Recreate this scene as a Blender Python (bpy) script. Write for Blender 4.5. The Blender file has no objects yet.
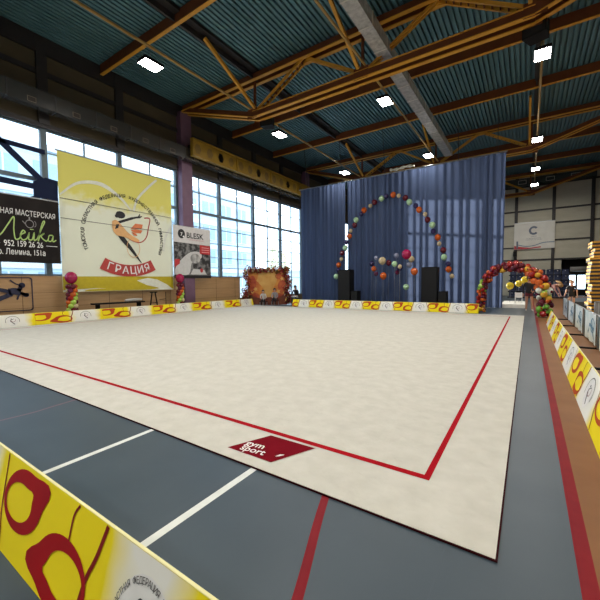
import bpy, bmesh, math, random
from mathutils import Vector, Matrix
from mathutils.geometry import tessellate_polygon
random.seed(7)
PI = math.pi
S = bpy.context.scene
COL = S.collection

# ------------------------------------------------------------------ camera
F_PX, YAW, PITCH, ROLL, CAM_H = 342.46, 0.588585, 0.0514207, -0.0095822, 1.4
cyw, syw, cp, sp = math.cos(YAW), math.sin(YAW), math.cos(PITCH), math.sin(PITCH)
fw = Vector((-syw * cp, cyw * cp, -sp))
r0 = Vector((cyw, syw, 0)); u0 = r0.cross(fw)
rt = r0 * math.cos(ROLL) + u0 * math.sin(ROLL)
up = u0 * math.cos(ROLL) - r0 * math.sin(ROLL)
cam_data = bpy.data.cameras.new('camera')
cam = bpy.data.objects.new('camera', cam_data); COL.objects.link(cam)
cam_data.sensor_width = 36; cam_data.lens = F_PX / 600 * 36
cam_data.clip_start = 0.05; cam_data.clip_end = 500
M3 = Matrix((rt, up, -fw)).transposed()
cam.matrix_world = Matrix.Translation((0, 0, CAM_H)) @ M3.to_4x4()
S.camera = cam

# ------------------------------------------------------------------ world, sun, daylight portals, exposure
W = bpy.data.worlds.new('sky'); S.world = W; W.use_nodes = True
bg = W.node_tree.nodes['Background']
bg.inputs[0].default_value = (0.72, 0.86, 1.0, 1); bg.inputs[1].default_value = 4.6
S.view_settings.view_transform = 'Standard'; S.view_settings.look = 'None'
S.view_settings.exposure = 0.0; S.view_settings.gamma = 1.0; S.view_settings.use_curve_mapping = False
sun_d = bpy.data.lights.new('sun', 'SUN'); sun_d.energy = 17.0; sun_d.angle = math.radians(0.6); sun_d.color = (1.0, 0.86, 0.7)
sun = bpy.data.objects.new('sun', sun_d); COL.objects.link(sun)
sun.rotation_euler = Vector((1.0, -0.70, -0.125)).to_track_quat('-Z', 'Y').to_euler()
sun.location = (-40, 50, 20)

def portal(y0, y1, z0, z1):
    l = bpy.data.lights.new('window_daylight', 'AREA'); l.shape = 'RECTANGLE'; l.size = z1 - z0; l.size_y = y1 - y0
    l.cycles.is_portal = True
    o = bpy.data.objects.new('window_daylight', l); COL.objects.link(o)
    o.location = (-15.5, (y0 + y1) / 2, (z0 + z1) / 2); o.rotation_euler = (0, -PI / 2, 0)
portal(-11, 37, 0.5, 7.3)
LAMP_W = 88.0

# ------------------------------------------------------------------ helpers
def tag(o, label=None, cat=None, group=None, kind=None):
    if label: o['label'] = label
    if cat: o['category'] = cat
    if group: o['group'] = group
    if kind: o['kind'] = kind
    return o

def thing(name, label, cat, loc=(0, 0, 0), rz=0, group=None):
    o = bpy.data.objects.new(name, None); COL.objects.link(o); o.empty_display_size = 0.1
    o.location = loc; o.rotation_euler = (0, 0, rz)
    return tag(o, label, cat, group)

def copy_tree(o, parent=None, loc=None, rz=None):
    c = o.copy(); COL.objects.link(c)
    if parent: c.parent = parent
    if loc is not None: c.location = loc
    if rz is not None: c.rotation_euler = (0, 0, rz)
    for ch in list(o.children):
        copy_tree(ch, c)
    return c

MATS = {}
def mat(name, c, rough=0.6, metal=0.0, c2=None, scale=8.0, detail=3.0, bump=0.0, bscale=None, emit=None, stretch=None, spec=0.5, coords='Object', sharp=None):
    if name in MATS: return MATS[name]
    m = bpy.data.materials.new(name); m.use_nodes = True
    nt = m.node_tree; b = nt.nodes['Principled BSDF']
    b.inputs['Base Color'].default_value = (*c, 1); b.inputs['Roughness'].default_value = rough
    b.inputs['Metallic'].default_value = metal; b.inputs['Specular IOR Level'].default_value = spec
    if emit: b.inputs['Emission Color'].default_value = (*emit[0], 1); b.inputs['Emission Strength'].default_value = emit[1]
    tc = nt.nodes.new('ShaderNodeTexCoord'); out = tc.outputs[coords]
    if stretch:
        mp = nt.nodes.new('ShaderNodeMapping'); mp.inputs['Scale'].default_value = stretch
        nt.links.new(out, mp.inputs[0]); out = mp.outputs[0]
    if c2 is None:
        c2 = tuple(x * 0.88 for x in c)
    n = nt.nodes.new('ShaderNodeTexNoise'); n.inputs['Scale'].default_value = scale; n.inputs['Detail'].default_value = detail
    nt.links.new(out, n.inputs['Vector'])
    r = nt.nodes.new('ShaderNodeValToRGB')
    lo, hi = sharp or (0.3, 0.7)
    r.color_ramp.elements[0].position = lo; r.color_ramp.elements[1].position = hi
    r.color_ramp.elements[0].color = (*c, 1); r.color_ramp.elements[1].color = (*c2, 1)
    nt.links.new(n.outputs[0], r.inputs[0]); nt.links.new(r.outputs[0], b.inputs['Base Color'])
    if bump:
        n2 = nt.nodes.new('ShaderNodeTexNoise'); n2.inputs['Scale'].default_value = bscale or scale * 3; n2.inputs['Detail'].default_value = 4
        nt.links.new(out, n2.inputs['Vector'])
        bp = nt.nodes.new('ShaderNodeBump'); bp.inputs['Strength'].default_value = bump; bp.inputs['Distance'].default_value = 0.03
        nt.links.new(n2.outputs[0], bp.inputs['Height']); nt.links.new(bp.outputs[0], b.inputs['Normal'])
    MATS[name] = m
    return m

def glass_mat():
    m = bpy.data.materials.new('window glass'); m.use_nodes = True; nt = m.node_tree
    for n in list(nt.nodes):
        if n.type != 'OUTPUT_MATERIAL': nt.nodes.remove(n)
    t = nt.nodes.new('ShaderNodeBsdfTransparent'); t.inputs[0].default_value = (0.93, 0.97, 1, 1)
    g = nt.nodes.new('ShaderNodeBsdfGlossy'); g.inputs['Roughness'].default_value = 0.05
    mx = nt.nodes.new('ShaderNodeMixShader'); mx.inputs[0].default_value = 0.05
    nt.links.new(t.outputs[0], mx.inputs[1]); nt.links.new(g.outputs[0], mx.inputs[2])
    nt.links.new(mx.outputs[0], nt.nodes['Material Output'].inputs[0])
    return m

def cloth_mat(name, c, c2, tr):
    m = bpy.data.materials.new(name); m.use_nodes = True; nt = m.node_tree
    for n in list(nt.nodes):
        if n.type != 'OUTPUT_MATERIAL': nt.nodes.remove(n)
    tc = nt.nodes.new('ShaderNodeTexCoord'); mp = nt.nodes.new('ShaderNodeMapping'); mp.inputs['Scale'].default_value = (3, 3, 0.15)
    n = nt.nodes.new('ShaderNodeTexNoise'); n.inputs['Scale'].default_value = 2.0
    r = nt.nodes.new('ShaderNodeValToRGB'); r.color_ramp.elements[0].color = (*c, 1); r.color_ramp.elements[1].color = (*c2, 1)
    d = nt.nodes.new('ShaderNodeBsdfDiffuse'); t = nt.nodes.new('ShaderNodeBsdfTranslucent'); mx = nt.nodes.new('ShaderNodeMixShader'); mx.inputs[0].default_value = tr
    L = nt.links.new
    L(tc.outputs['Object'], mp.inputs[0]); L(mp.outputs[0], n.inputs['Vector']); L(n.outputs[0], r.inputs[0])
    L(r.outputs[0], d.inputs[0]); L(r.outputs[0], t.inputs[0]); L(d.outputs[0], mx.inputs[1]); L(t.outputs[0], mx.inputs[2])
    L(mx.outputs[0], nt.nodes['Material Output'].inputs[0])
    return m

_tc = {}
def text_geo(s, size=1.0, bold=0.0, shear=0.0, align='LEFT', spacing=1.0):
    k = (s, bold, shear, align, spacing)
    if k not in _tc:
        cu = bpy.data.curves.new('t', 'FONT'); cu.body = s; cu.size = 1; cu.offset = bold; cu.shear = shear
        cu.align_x = align; cu.resolution_u = 3; cu.space_character = spacing
        ob = bpy.data.objects.new('t', cu); COL.objects.link(ob)
        dg = bpy.context.evaluated_depsgraph_get(); dg.update()
        me = bpy.data.meshes.new_from_object(ob.evaluated_get(dg))
        _tc[k] = ([(v.co.x, v.co.y) for v in me.vertices], [list(p.vertices) for p in me.polygons])
        bpy.data.objects.remove(ob); bpy.data.curves.remove(cu); bpy.data.meshes.remove(me)
    V, Fc = _tc[k]
    return [(x * size, y * size) for x, y in V], Fc

class MB:
    def __init__(s): s.v = []; s.f = []; s.mi = []; s.mats = []; s.sm = []
    def m(s, mt):
        if mt not in s.mats: s.mats.append(mt)
        return s.mats.index(mt)
    def raw(s, V, Fc, mt, smooth=False):
        b = len(s.v); s.v += [tuple(p) for p in V]; i = s.m(mt)
        for f in Fc:
            s.f.append([b + k for k in f]); s.mi.append(i); s.sm.append(smooth)
        return s
    def poly(s, pts, mt): return s.raw(pts, [list(range(len(pts)))], mt)
    def box(s, x0, x1, y0, y1, z0, z1, mt):
        V = [(x, y, z) for z in (z0, z1) for y in (y0, y1) for x in (x0, x1)]
        return s.raw(V, [(0, 2, 3, 1), (4, 5, 7, 6), (0, 1, 5, 4), (2, 6, 7, 3), (0, 4, 6, 2), (1, 3, 7, 5)], mt)
    def bar(s, a, b, w, h, mt, upv=(0, 0, 1)):
        a, b = Vector(a), Vector(b); d = (b - a).normalized(); u = Vector(upv)
        if abs(d.dot(u)) > 0.98: u = Vector((1, 0, 0))
        sd = d.cross(u).normalized(); u = sd.cross(d)
        V = [p + sd * (w / 2 * i) + u * (h / 2 * j) for p in (a, b) for i, j in ((-1, -1), (1, -1), (1, 1), (-1, 1))]
        return s.raw(V, [(0, 3, 2, 1), (4, 5, 6, 7), (0, 1, 5, 4), (1, 2, 6, 5), (2, 3, 7, 6), (3, 0, 4, 7)], mt)
    def tube(s, pts, r, mt, n=8, caps=True):
        pts = [Vector(p) for p in pts]; V = []; Fc = []
        rs = r if isinstance(r, (list, tuple)) else [r] * len(pts)
        for i, p in enumerate(pts):
            d = (pts[min(i + 1, len(pts) - 1)] - pts[max(i - 1, 0)]).normalized()
            u = Vector((0, 0, 1)) if abs(d.z) < 0.95 else Vector((1, 0, 0))
            a = d.cross(u).normalized(); b = a.cross(d)
            V += [p + (a * math.cos(2 * PI * k / n) + b * math.sin(2 * PI * k / n)) * rs[i] for k in range(n)]
        for i in range(len(pts) - 1):
            for k in range(n):
                Fc.append((i * n + k, i * n + (k + 1) % n, (i + 1) * n + (k + 1) % n, (i + 1) * n + k))
        if caps: Fc += [tuple(range(n))[::-1], tuple((len(pts) - 1) * n + k for k in range(n))]
        return s.raw(V, Fc, mt, True)
    def ball(s, c, r, mt, n=12, m=8, squash=(1, 1, 1)):
        V = [(c[0], c[1], c[2] - r * squash[2])]; Fc = []
        for i in range(1, m):
            t = PI * i / m
            for k in range(n):
                V.append((c[0] + r * squash[0] * math.sin(t) * math.cos(2 * PI * k / n), c[1] + r * squash[1] * math.sin(t) * math.sin(2 * PI * k / n), c[2] - r * squash[2] * math.cos(t)))
        V.append((c[0], c[1], c[2] + r * squash[2]))
        for k in range(n):
            Fc.append((0, 1 + (k + 1) % n, 1 + k)); Fc.append((len(V) - 1, 1 + (m - 2) * n + k, 1 + (m - 2) * n + (k + 1) % n))
        for i in range(m - 2):
            for k in range(n):
                a = 1 + i * n; Fc.append((a + k, a + (k + 1) % n, a + n + (k + 1) % n, a + n + k))
        return s.raw(V, Fc, mt, True)
    def flat(s, pts2, fn, mt):
        tri = tessellate_polygon([[Vector((x, y, 0)) for x, y in pts2]])
        return s.raw([fn(x, y) for x, y in pts2], [list(t) for t in tri], mt)
    def strip(s, A, B, fn, mt, closed=False):
        n = len(A); V = [fn(*p) for p in A] + [fn(*p) for p in B]
        return s.raw(V, [(i, (i + 1) % n, n + (i + 1) % n, n + i) for i in range(n if closed else n - 1)], mt)
    def line(s, pts, w, fn, mt):
        A = []; B = []; ws = w if isinstance(w, (list, tuple)) else [w] * len(pts)
        for i, p in enumerate(pts):
            q = pts[min(i + 1, len(pts) - 1)]; o = pts[max(i - 1, 0)]
            dx, dy = q[0] - o[0], q[1] - o[1]; l = math.hypot(dx, dy) or 1
            A.append((p[0] - dy / l * ws[i] / 2, p[1] + dx / l * ws[i] / 2)); B.append((p[0] + dy / l * ws[i] / 2, p[1] - dx / l * ws[i] / 2))
        return s.strip(A, B, fn, mt)
    def text(s, t, size, fn, mt, **kw):
        V, Fc = text_geo(t, size, **kw)
        return s.raw([fn(x, y) for x, y in V], Fc, mt)
    def arc_text(s, t, size, cx, cy, R, a0, a1, fn, mt, bold=0.0, inward=False):
        # a0..a1 radians, text runs from a0 to a1 (clockwise over the top, or counter-clockwise along the bottom)
        n = len(t)
        for i, ch in enumerate(t):
            if ch == ' ': continue
            a = a0 + (a1 - a0) * (i + 0.5) / n
            V, Fc = text_geo(ch, size, bold=bold, align='CENTER')
            rot = (a + PI / 2) if inward else (a - PI / 2)
            ca, sa = math.cos(rot), math.sin(rot); bx, by = cx + R * math.cos(a), cy + R * math.sin(a)
            s.raw([fn(bx + x * ca - y * sa, by + x * sa + y * ca) for x, y in V], Fc, mt)
        return s
    def build(s, name, parent=None, kind=None, smooth=None):
        me = bpy.data.meshes.new(name); me.from_pydata([tuple(p) for p in s.v], [], s.f)
        for mt in s.mats: me.materials.append(mt)
        me.polygons.foreach_set('material_index', s.mi); me.polygons.foreach_set('use_smooth', [bool(x) for x in s.sm])
        me.update()
        o = bpy.data.objects.new(name, me); COL.objects.link(o)
        if parent: o.parent = parent
        if kind: o['kind'] = kind
        return o

def smooth_path(pts, k=6):
    out = []; n = len(pts)
    for i in range(n - 1):
        p0, p1, p2, p3 = pts[max(i - 1, 0)], pts[i], pts[i + 1], pts[min(i + 2, n - 1)]
        for j in range(k):
            t = j / k
            out.append(tuple(0.5 * (2 * b + (c - a) * t + (2 * a - 5 * b + 4 * c - d) * t * t + (3 * b - a - 3 * c + d) * t ** 3) for a, b, c, d in zip(p0, p1, p2, p3)))
    out.append(tuple(pts[-1])); return out

# ------------------------------------------------------------------ materials
m_blue = mat('blue grey sports floor', (0.034, 0.053, 0.070), 0.42, c2=(0.045, 0.066, 0.084), scale=1.6, detail=6, spec=0.34)
m_tan = mat('tan sports floor', (0.18, 0.078, 0.030), 0.6, c2=(0.215, 0.098, 0.038), scale=2.5, detail=5, spec=0.2)
m_redline = mat('red floor line', (0.17, 0.004, 0.010), 0.6, c2=(0.21, 0.007, 0.012), scale=6, spec=0.15)
m_pink = mat('worn pink floor line', (0.2, 0.09, 0.11), 0.45, scale=6)
m_white = mat('white floor line', (0.72, 0.74, 0.7), 0.5, c2=(0.62, 0.64, 0.6), scale=9)
m_carpet = mat('cream carpet', (0.585, 0.562, 0.495), 0.95, c2=(0.515, 0.495, 0.43), scale=6.0, detail=9, bump=1.0, bscale=5, spec=0.1)
m_carpet_red = mat('red carpet line', (0.36, 0.006, 0.013), 0.9, scale=8, spec=0.05)
m_edge = mat('dark red carpet edge', (0.03, 0.004, 0.006), 0.9, spec=0.05)
m_logo = mat('dark red carpet logo', (0.17, 0.003, 0.010), 0.9, scale=5, spec=0.05)
m_cream = mat('off white print', (0.8, 0.77, 0.72), 0.7)
m_wood = mat('light plywood panelling', (0.46, 0.285, 0.145), 0.3, c2=(0.38, 0.23, 0.115), scale=2.5, stretch=(1, 0.4, 6), detail=6, spec=0.5)
m_gap = mat('dark gap', (0.03, 0.02, 0.015), 0.8)
m_upper = mat('olive brown wall cladding', (0.085, 0.066, 0.038), 0.85, c2=(0.07, 0.055, 0.033), scale=1.5)
m_darksteel = mat('dark painted steel', (0.018, 0.016, 0.018), 0.55, c2=(0.025, 0.02, 0.02), scale=4)
m_winframe = mat('grey window profile', (0.10, 0.14, 0.17), 0.5, scale=5)
m_winthin = mat('pale grey window bar', (0.22, 0.28, 0.32), 0.5, scale=5)
m_navy = mat('navy painted steel', (0.005, 0.012, 0.045), 0.7, spec=0.2, scale=5)
m_panel = mat('cream wall panel', (0.46, 0.43, 0.335), 0.75, c2=(0.41, 0.385, 0.30), scale=1.2, detail=5, stretch=(1, 1, 3))
m_purple = mat('mauve painted column', (0.16, 0.085, 0.14), 0.6, c2=(0.135, 0.07, 0.12), scale=3)
m_roof = mat('teal corrugated roof sheet', (0.10, 0.205, 0.24), 0.5, c2=(0.075, 0.165, 0.20), scale=1.2, detail=4, spec=0.35)
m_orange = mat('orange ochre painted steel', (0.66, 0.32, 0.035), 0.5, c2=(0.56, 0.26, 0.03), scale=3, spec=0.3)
m_orange_shade = mat('shade toned orange steel', (0.13, 0.036, 0.012), 0.6, c2=(0.16, 0.048, 0.014), scale=3, spec=0.3)  # same orange steel, darkened: shade of the side faces put into the colour
m_yellowsteel = mat('yellow painted steel', (0.34, 0.20, 0.02), 0.5, c2=(0.28, 0.165, 0.02), scale=3, spec=0.3)
m_conduit = mat('yellow conduit', (0.36, 0.21, 0.05), 0.5, scale=3)
m_duct = mat('galvanised duct', (0.62, 0.60, 0.58), 0.4, metal=0.35, c2=(0.36, 0.35, 0.34), scale=6, bump=0.8, bscale=9)
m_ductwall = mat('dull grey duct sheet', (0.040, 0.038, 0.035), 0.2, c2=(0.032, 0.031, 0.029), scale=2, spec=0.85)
m_flange = mat('bright duct flange', (0.75, 0.72, 0.66), 0.35, metal=0.6)
m_black = mat('black plastic', (0.006, 0.006, 0.007), 0.7, spec=0.2)
m_blackcloth = mat('black grille cloth', (0.006, 0.006, 0.007), 0.9)
m_lens = mat('lit lamp lens', (1, 1, 1), 0.4, emit=((1.0, 0.97, 0.92), 45.0))
m_steel = mat('grey steel tube', (0.34, 0.35, 0.36), 0.4, metal=0.6)
m_glass = glass_mat()
m_curtain = cloth_mat('blue curtain cloth', (0.083, 0.108, 0.19), (0.062, 0.088, 0.16), 0.38)
m_string = mat('grey string', (0.2, 0.21, 0.24), 0.7)
m_yel = mat('plain yellow vinyl', (0.66, 0.53, 0.03), 0.5)
m_print_red = mat('red leaf print', (0.36, 0.008, 0.010), 0.6, c2=(0.30, 0.006, 0.010), scale=4, spec=0.12)
m_print_thin = mat('thin dark red print', (0.22, 0.012, 0.01), 0.6, spec=0.12)
m_print_grey = mat('grey lettering', (0.09, 0.085, 0.08), 0.6)
m_print_black = mat('black print', (0.01, 0.01, 0.012), 0.55)
m_print_white = mat('white print', (0.82, 0.82, 0.82), 0.55)
m_sign_black = mat('black vinyl', (0.010, 0.008, 0.008), 0.6, spec=0.15, c2=(0.018, 0.014, 0.013), scale=2)
m_sign_green = mat('lime lettering', (0.44, 0.62, 0.19), 0.5)
m_sign_grey = mat('grey icon print', (0.30, 0.29, 0.30), 0.5)
m_peach = mat('peach print', (0.75, 0.42, 0.17), 0.5)
m_coral = mat('coral print', (0.72, 0.2, 0.07), 0.5)
m_ribbon = mat('red ribbon print', (0.46, 0.05, 0.045), 0.5)
m_pale = mat('pale swoosh print', (0.72, 0.74, 0.66), 0.5)
m_ochre = mat('ochre print', (0.5, 0.40, 0.01), 0.5)

def vinyl_gradient(name, period, phase, yellow, white, axis=0, width=0.80):
    m = bpy.data.materials.new(name); m.use_nodes = True; nt = m.node_tree; b = nt.nodes['Principled BSDF']
    b.inputs['Roughness'].default_value = 0.6; b.inputs['Specular IOR Level'].default_value = 0.15
    tc = nt.nodes.new('ShaderNodeTexCoord'); sx = nt.nodes.new('ShaderNodeSeparateXYZ'); L = nt.links.new
    nz = nt.nodes.new('ShaderNodeTexNoise'); nz.inputs['Scale'].default_value = 3.0; L(tc.outputs['Object'], nz.inputs['Vector'])
    L(tc.outputs['Object'], sx.inputs[0])
    a = nt.nodes.new('ShaderNodeMath'); a.operation = 'MULTIPLY_ADD'; a.inputs[1].default_value = 2 * PI / period; a.inputs[2].default_value = -2 * PI * phase / period
    L(sx.outputs[axis], a.inputs[0])
    c = nt.nodes.new('ShaderNodeMath'); c.operation = 'COSINE'; L(a.outputs[0], c.inputs[0])
    d = nt.nodes.new('ShaderNodeMath'); d.operation = 'MULTIPLY_ADD'; d.inputs[1].default_value = 0.5; L(c.outputs[0], d.inputs[0])
    e = nt.nodes.new('ShaderNodeMath'); e.operation = 'MULTIPLY_ADD'; e.inputs[1].default_value = 0.35; e.inputs[2].default_value = 0.32; L(nz.outputs[0], e.inputs[0]); L(e.outputs[0], d.inputs[2])
    r = nt.nodes.new('ShaderNodeValToRGB'); r.color_ramp.elements[0].position = width; r.color_ramp.elements[1].position = min(0.99, width + 0.28)
    r.color_ramp.elements[0].color = (*yellow, 1); r.color_ramp.elements[1].color = (*white, 1)
    L(d.outputs[0], r.inputs[0]); L(r.outputs[0], b.inputs['Base Color'])
    return m

# ================================================================== SETTING
XL, XR, YF, YB, ZW = -15.3, 5.2, -11.0, 37.0, 10.5
# ---- floor
b = MB()
def strip_floor(x0, x1, mt): b.poly([(x0, YF, 0), (x1, YF, 0), (x1, YB, 0), (x0, YB, 0)], mt)
strip_floor(XL - 0.3, 0.225, m_blue); strip_floor(0.225, 0.295, m_redline); strip_floor(0.295, XR + 0.3, m_tan)
def gline(pts, w, mt, z=0.0012): b.line(pts, w, lambda x, y: (x, y, z), mt)
gline([(-2.975, YF), (-2.975, 14)], 0.052, m_white); gline([(-1.692, YF), (-1.692, 14)], 0.055, m_white)
gline(smooth_path([(-0.62, 0.5), (-0.80, 1.12), (-0.99, 1.64), (-1.085, 1.92), (-1.3, 2.6)], 6), 0.05, m_redline)
gline(smooth_path([(-4.56, 0.9), (-4.50, 1.4), (-4.53, 1.65), (-4.57, 2.0)], 6), 0.028, m_pink)
gline([(-0.35, 0.6), (-0.33, 2.6)], 0.008, mat('floor seam', (0.04, 0.06, 0.08), 0.6))
b.build('floor', kind='structure')

# ---- ceiling: corrugated sheet, ribs running away from the camera
b = MB(); per = 0.185; x = XL - 0.3; prof = []
while x < XR + 0.4:
    prof += [(x, 10.62), (x + 0.105, 10.62), (x + 0.117, 10.74), (x + 0.173, 10.74)]; x += per
V = [(px, y, pz) for y in (YF, YB + 0.1) for px, pz in prof]; n = len(prof)
b.raw(V, [(i, i + 1, n + i + 1, n + i) for i in range(n - 1)], m_roof)
b.poly([(XL - .4, YF - .1, 10.8), (XR + .5, YF - .1, 10.8), (XR + .5, YB + .1, 10.8), (XL - .4, YB + .1, 10.8)], m_darksteel)
b.build('ceiling', kind='structure')

# ---- left wall: plywood dado, upper cladding, dark frame
WOOD_END = 16.05
b = MB()
b.box(XL - 0.22, XL, YF, WOOD_END, 0, 1.70, m_wood)
for y in [k * 1.55 - 10.75 for k in range(18)]:
    if y < WOOD_END: b.box(XL, XL + 0.004, y - 0.006, y + 0.006, 0, 1.7, m_gap)
for z in (0.55, 1.1): b.box(XL, XL + 0.003, YF, WOOD_END, z - 0.004, z + 0.004, m_gap)
b.box(XL - 0.22, XL + 0.02, YF, WOOD_END + 0.02, 1.70, 1.74, m_wood)
b.box(XL - 0.22, XL, WOOD_END, YB, 0, 0.45, m_upper)
b.box(XL - 0.22, XL, YF, YB, 7.32, 10.7, m_upper)
for z in (7.36, 9.28): b.box(XL, XL + 0.08, YF, YB, z - 0.09, z + 0.09, m_darksteel)
b.box(XL, XL + 0.10, YF, YB, 9.98, 10.6, m_darksteel)
for y in (-9.2, -6.2, -3.2, -0.3, 2.72, 5.65, 8.55, 14.5, 17.5, 20.5, 26.5, 29.5, 32.5): b.box(XL, XL + 0.12, y - 0.17, y + 0.17, 7.4, 10.5, m_darksteel)
b.build('wall_left', kind='structure')

# ---- window strip of the left wall: one glazing unit per bay between mullions
ys = [YF, -9.2, -6.2, -3.2, -0.3, 2.72, 5.65, 8.55, 11.55, 14.5, 17.5, 20.5, 23.3, 26.5, 29.5, 32.5, 35.5, YB]
wn = 0
for i in range(len(ys) - 1):
    y0, y1 = ys[i], ys[i + 1]; z0 = 1.74 if y1 < WOOD_END + 0.5 else 0.45
    if y1 > WOOD_END and y0 < WOOD_END: z0 = 1.74
    wn += 1
    t = MB()
    t.box(XL - 0.2, XL - 0.02, y0 - 0.1, y0 + 0.1, z0, 7.32, m_winframe)
    t.box(XL - 0.16, XL - 0.06, y0 + 0.1, y1 - 0.1, 7.22, 7.32, m_winframe); t.box(XL - 0.16, XL - 0.06, y0 + 0.1, y1 - 0.1, z0, z0 + 0.07, m_winframe)
    for z in (6.42, 4.54, 3.71, 2.9, 1.8 if z0 < 1 else 2.3): t.box(XL - 0.14, XL - 0.07, y0 + 0.1, y1 - 0.1, z - 0.02, z + 0.02, m_winthin)
    t.box(XL - 0.17, XL - 0.05, y0 + 0.1, y1 - 0.1, 5.28, 5.42, m_winframe)
    ym = (y0 + y1) / 2
    t.box(XL - 0.14, XL - 0.07, ym - 0.03, ym + 0.03, z0, 7.25, m_winthin)
    fr = t.build('window_%d' % wn, kind='structure')
    g = MB(); g.box(XL - 0.112, XL - 0.104, y0 + 0.09, y1 - 0.09, z0 + 0.03, 7.25, m_glass); g.build('window_glass', fr)

# ---- far wall with cream panels and a dark frame
b = MB()
b.box(XL - 0.2, 2.42, YB, YB + 0.2, 0, 10.7, m_panel); b.box(4.2, XR + 0.2, YB, YB + 0.2, 0, 10.7, m_panel); b.box(2.42, 4.2, YB, YB + 0.2, 3.15, 10.7, m_panel)
for x in (-14.2, -11.5, -8.9, -6.4, -3.75, -1.05, 1.68, 4.25): b.box(x - 0.12, x + 0.12, YB - 0.1, YB, 3.15 if x == 4.25 else 0, 10.5, m_darksteel)
for z in (9.7, 7.55, 6.33, 3.2): b.box(XL, XR, YB - 0.06, YB, z - 0.07, z + 0.07, m_darksteel)
b.box(1.68, 4.25, YB - 0.06, YB, 4.80, 4.92, m_darksteel)
b.box(XL, 1.68, YB - 0.06, YB, 4.26, 4.38, m_darksteel)
b.build('wall_back', kind='structure')
# right wall, front wall
b = MB(); b.box(XR, XR + 0.2, YF, YB, 0, 10.7, m_panel)
for y in (-8, -5, -2, 1, 4, 7, 10, 13, 16, 19, 22, 25, 28, 31, 34): b.box(XR - 0.1, XR, y - 0.12, y + 0.12, 0, 10.5, m_darksteel)
for z in (9.7, 7.55, 6.33, 4.3, 3.2): b.box(XR - 0.06, XR, YF, YB, z - 0.07, z + 0.07, m_darksteel)
b.build('wall_right', kind='structure')
b = MB(); b.box(XL - 0.2, XR + 0.2, YF - 0.2, YF, 0, 10.7, m_panel); b.build('wall_front', kind='structure')

# ---- door recess in the far wall with two bright panes
b = MB()
b.box(2.42, 4.2, YB + 0.9, YB + 1.0, 0, 0.6, m_black); b.box(2.42, 4.2, YB + 0.9, YB + 1.0, 1.8, 3.15, m_black)
for x0, x1 in ((2.42, 2.83), (3.36, 3.5), (4.04, 4.2)): b.box(x0, x1, YB + 0.9, YB + 1.0, 0.6, 1.8, m_black)
b.box(2.3, 2.42, YB, YB + 1.0, 0, 3.15, m_black); b.box(4.2, 4.32, YB + .2, YB + 1.0, 0, 3.15, m_black); b.box(2.3, 4.32, YB + .2, YB + 1.0, 3.15, 3.25, m_black)
b.box(2.42, 4.2, YB, YB + 0.9, -0.06, -0.001, m_tan)
d = b.build('door_1', kind='structure')
for x0, x1 in ((2.83, 3.36), (3.5, 4.04)):
    g = MB(); g.box(x0, x1, YB + 0.94, YB + 0.95, 0.6, 1.8, m_glass); g.build('door_glass', d)

# ---- columns
TY = [0.15, 11.9, 23.6, 35.4]
for k, y in enumerate(TY):
    b = MB(); b.box(-15.52, -14.95, y - 0.33, y + 0.33, 0, 10.2, m_purple); b.build('pillar', kind='structure')
    b = MB(); b.box(4.85, 5.35, y - 0.33, y + 0.33, 0, 10.2, m_purple if k < 3 else m_darksteel); b.build('pillar', kind='structure')

# ---- exterior beyond the glazing
m_ext = mat('pale blue facade', (0.50, 0.63, 0.72), 0.8, c2=(0.56, 0.68, 0.76), scale=0.4)
m_extw = mat('white facade panel', (0.75, 0.8, 0.84), 0.8)
m_extg = mat('exterior glazing', (0.34, 0.48, 0.58), 0.3)
b = MB(); b.box(-120, XL - 0.3, -40, 120, -0.3, -0.1, mat('grey yard', (0.4, 0.4, 0.4), 0.9)); b.build('ground', kind='structure')
E_ = thing('apartment_building', 'pale blue building seen through the tall windows, nearest the glass', 'building', (-36, 20, -0.1))
b = MB(); b.box(-8, 0, -40, 21, 0, 13.4, m_ext); b.box(-8.2, 0.2, -40.2, 21.2, 13.4, 13.9, m_extw)
for z in (3.2, 6.4, 9.6): b.box(0, 0.12, -40, 21, z - 0.25, z + 0.25, m_extw)
b.build('wall', E_)
for z in (0.9, 4.2, 7.4, 10.6):
    for k in range(12):
        y = 18.2 - k * 3.1
        b = MB(); b.box(0, 0.06, y - 1.0, y + 1.0, z, z + 1.75, m_extg); b.box(0, 0.10, y - 0.06, y + 0.06, z, z + 1.75, m_extw); b.box(0, 0.1, y - 1.05, y + 1.05, z - .08, z, m_extw); b.build('window', E_)
E2 = thing('storage_building', 'low pale blue building far beyond the windows, behind the autumn trees', 'building', (-52, 64, -0.1))
b = MB(); b.box(-5, 5, -14, 16, 0, 4.2, m_ext); b.box(-5.3, 5.3, -14.3, 16.3, 4.2, 4.5, m_extw); b.build('wall', E2)
m_leafy = mat('yellow green foliage', (0.68, 0.70, 0.50), 0.8, c2=(0.75, 0.72, 0.5), scale=2)
m_trunk = mat('tree bark', (0.12, 0.09, 0.07), 0.9)
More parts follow.
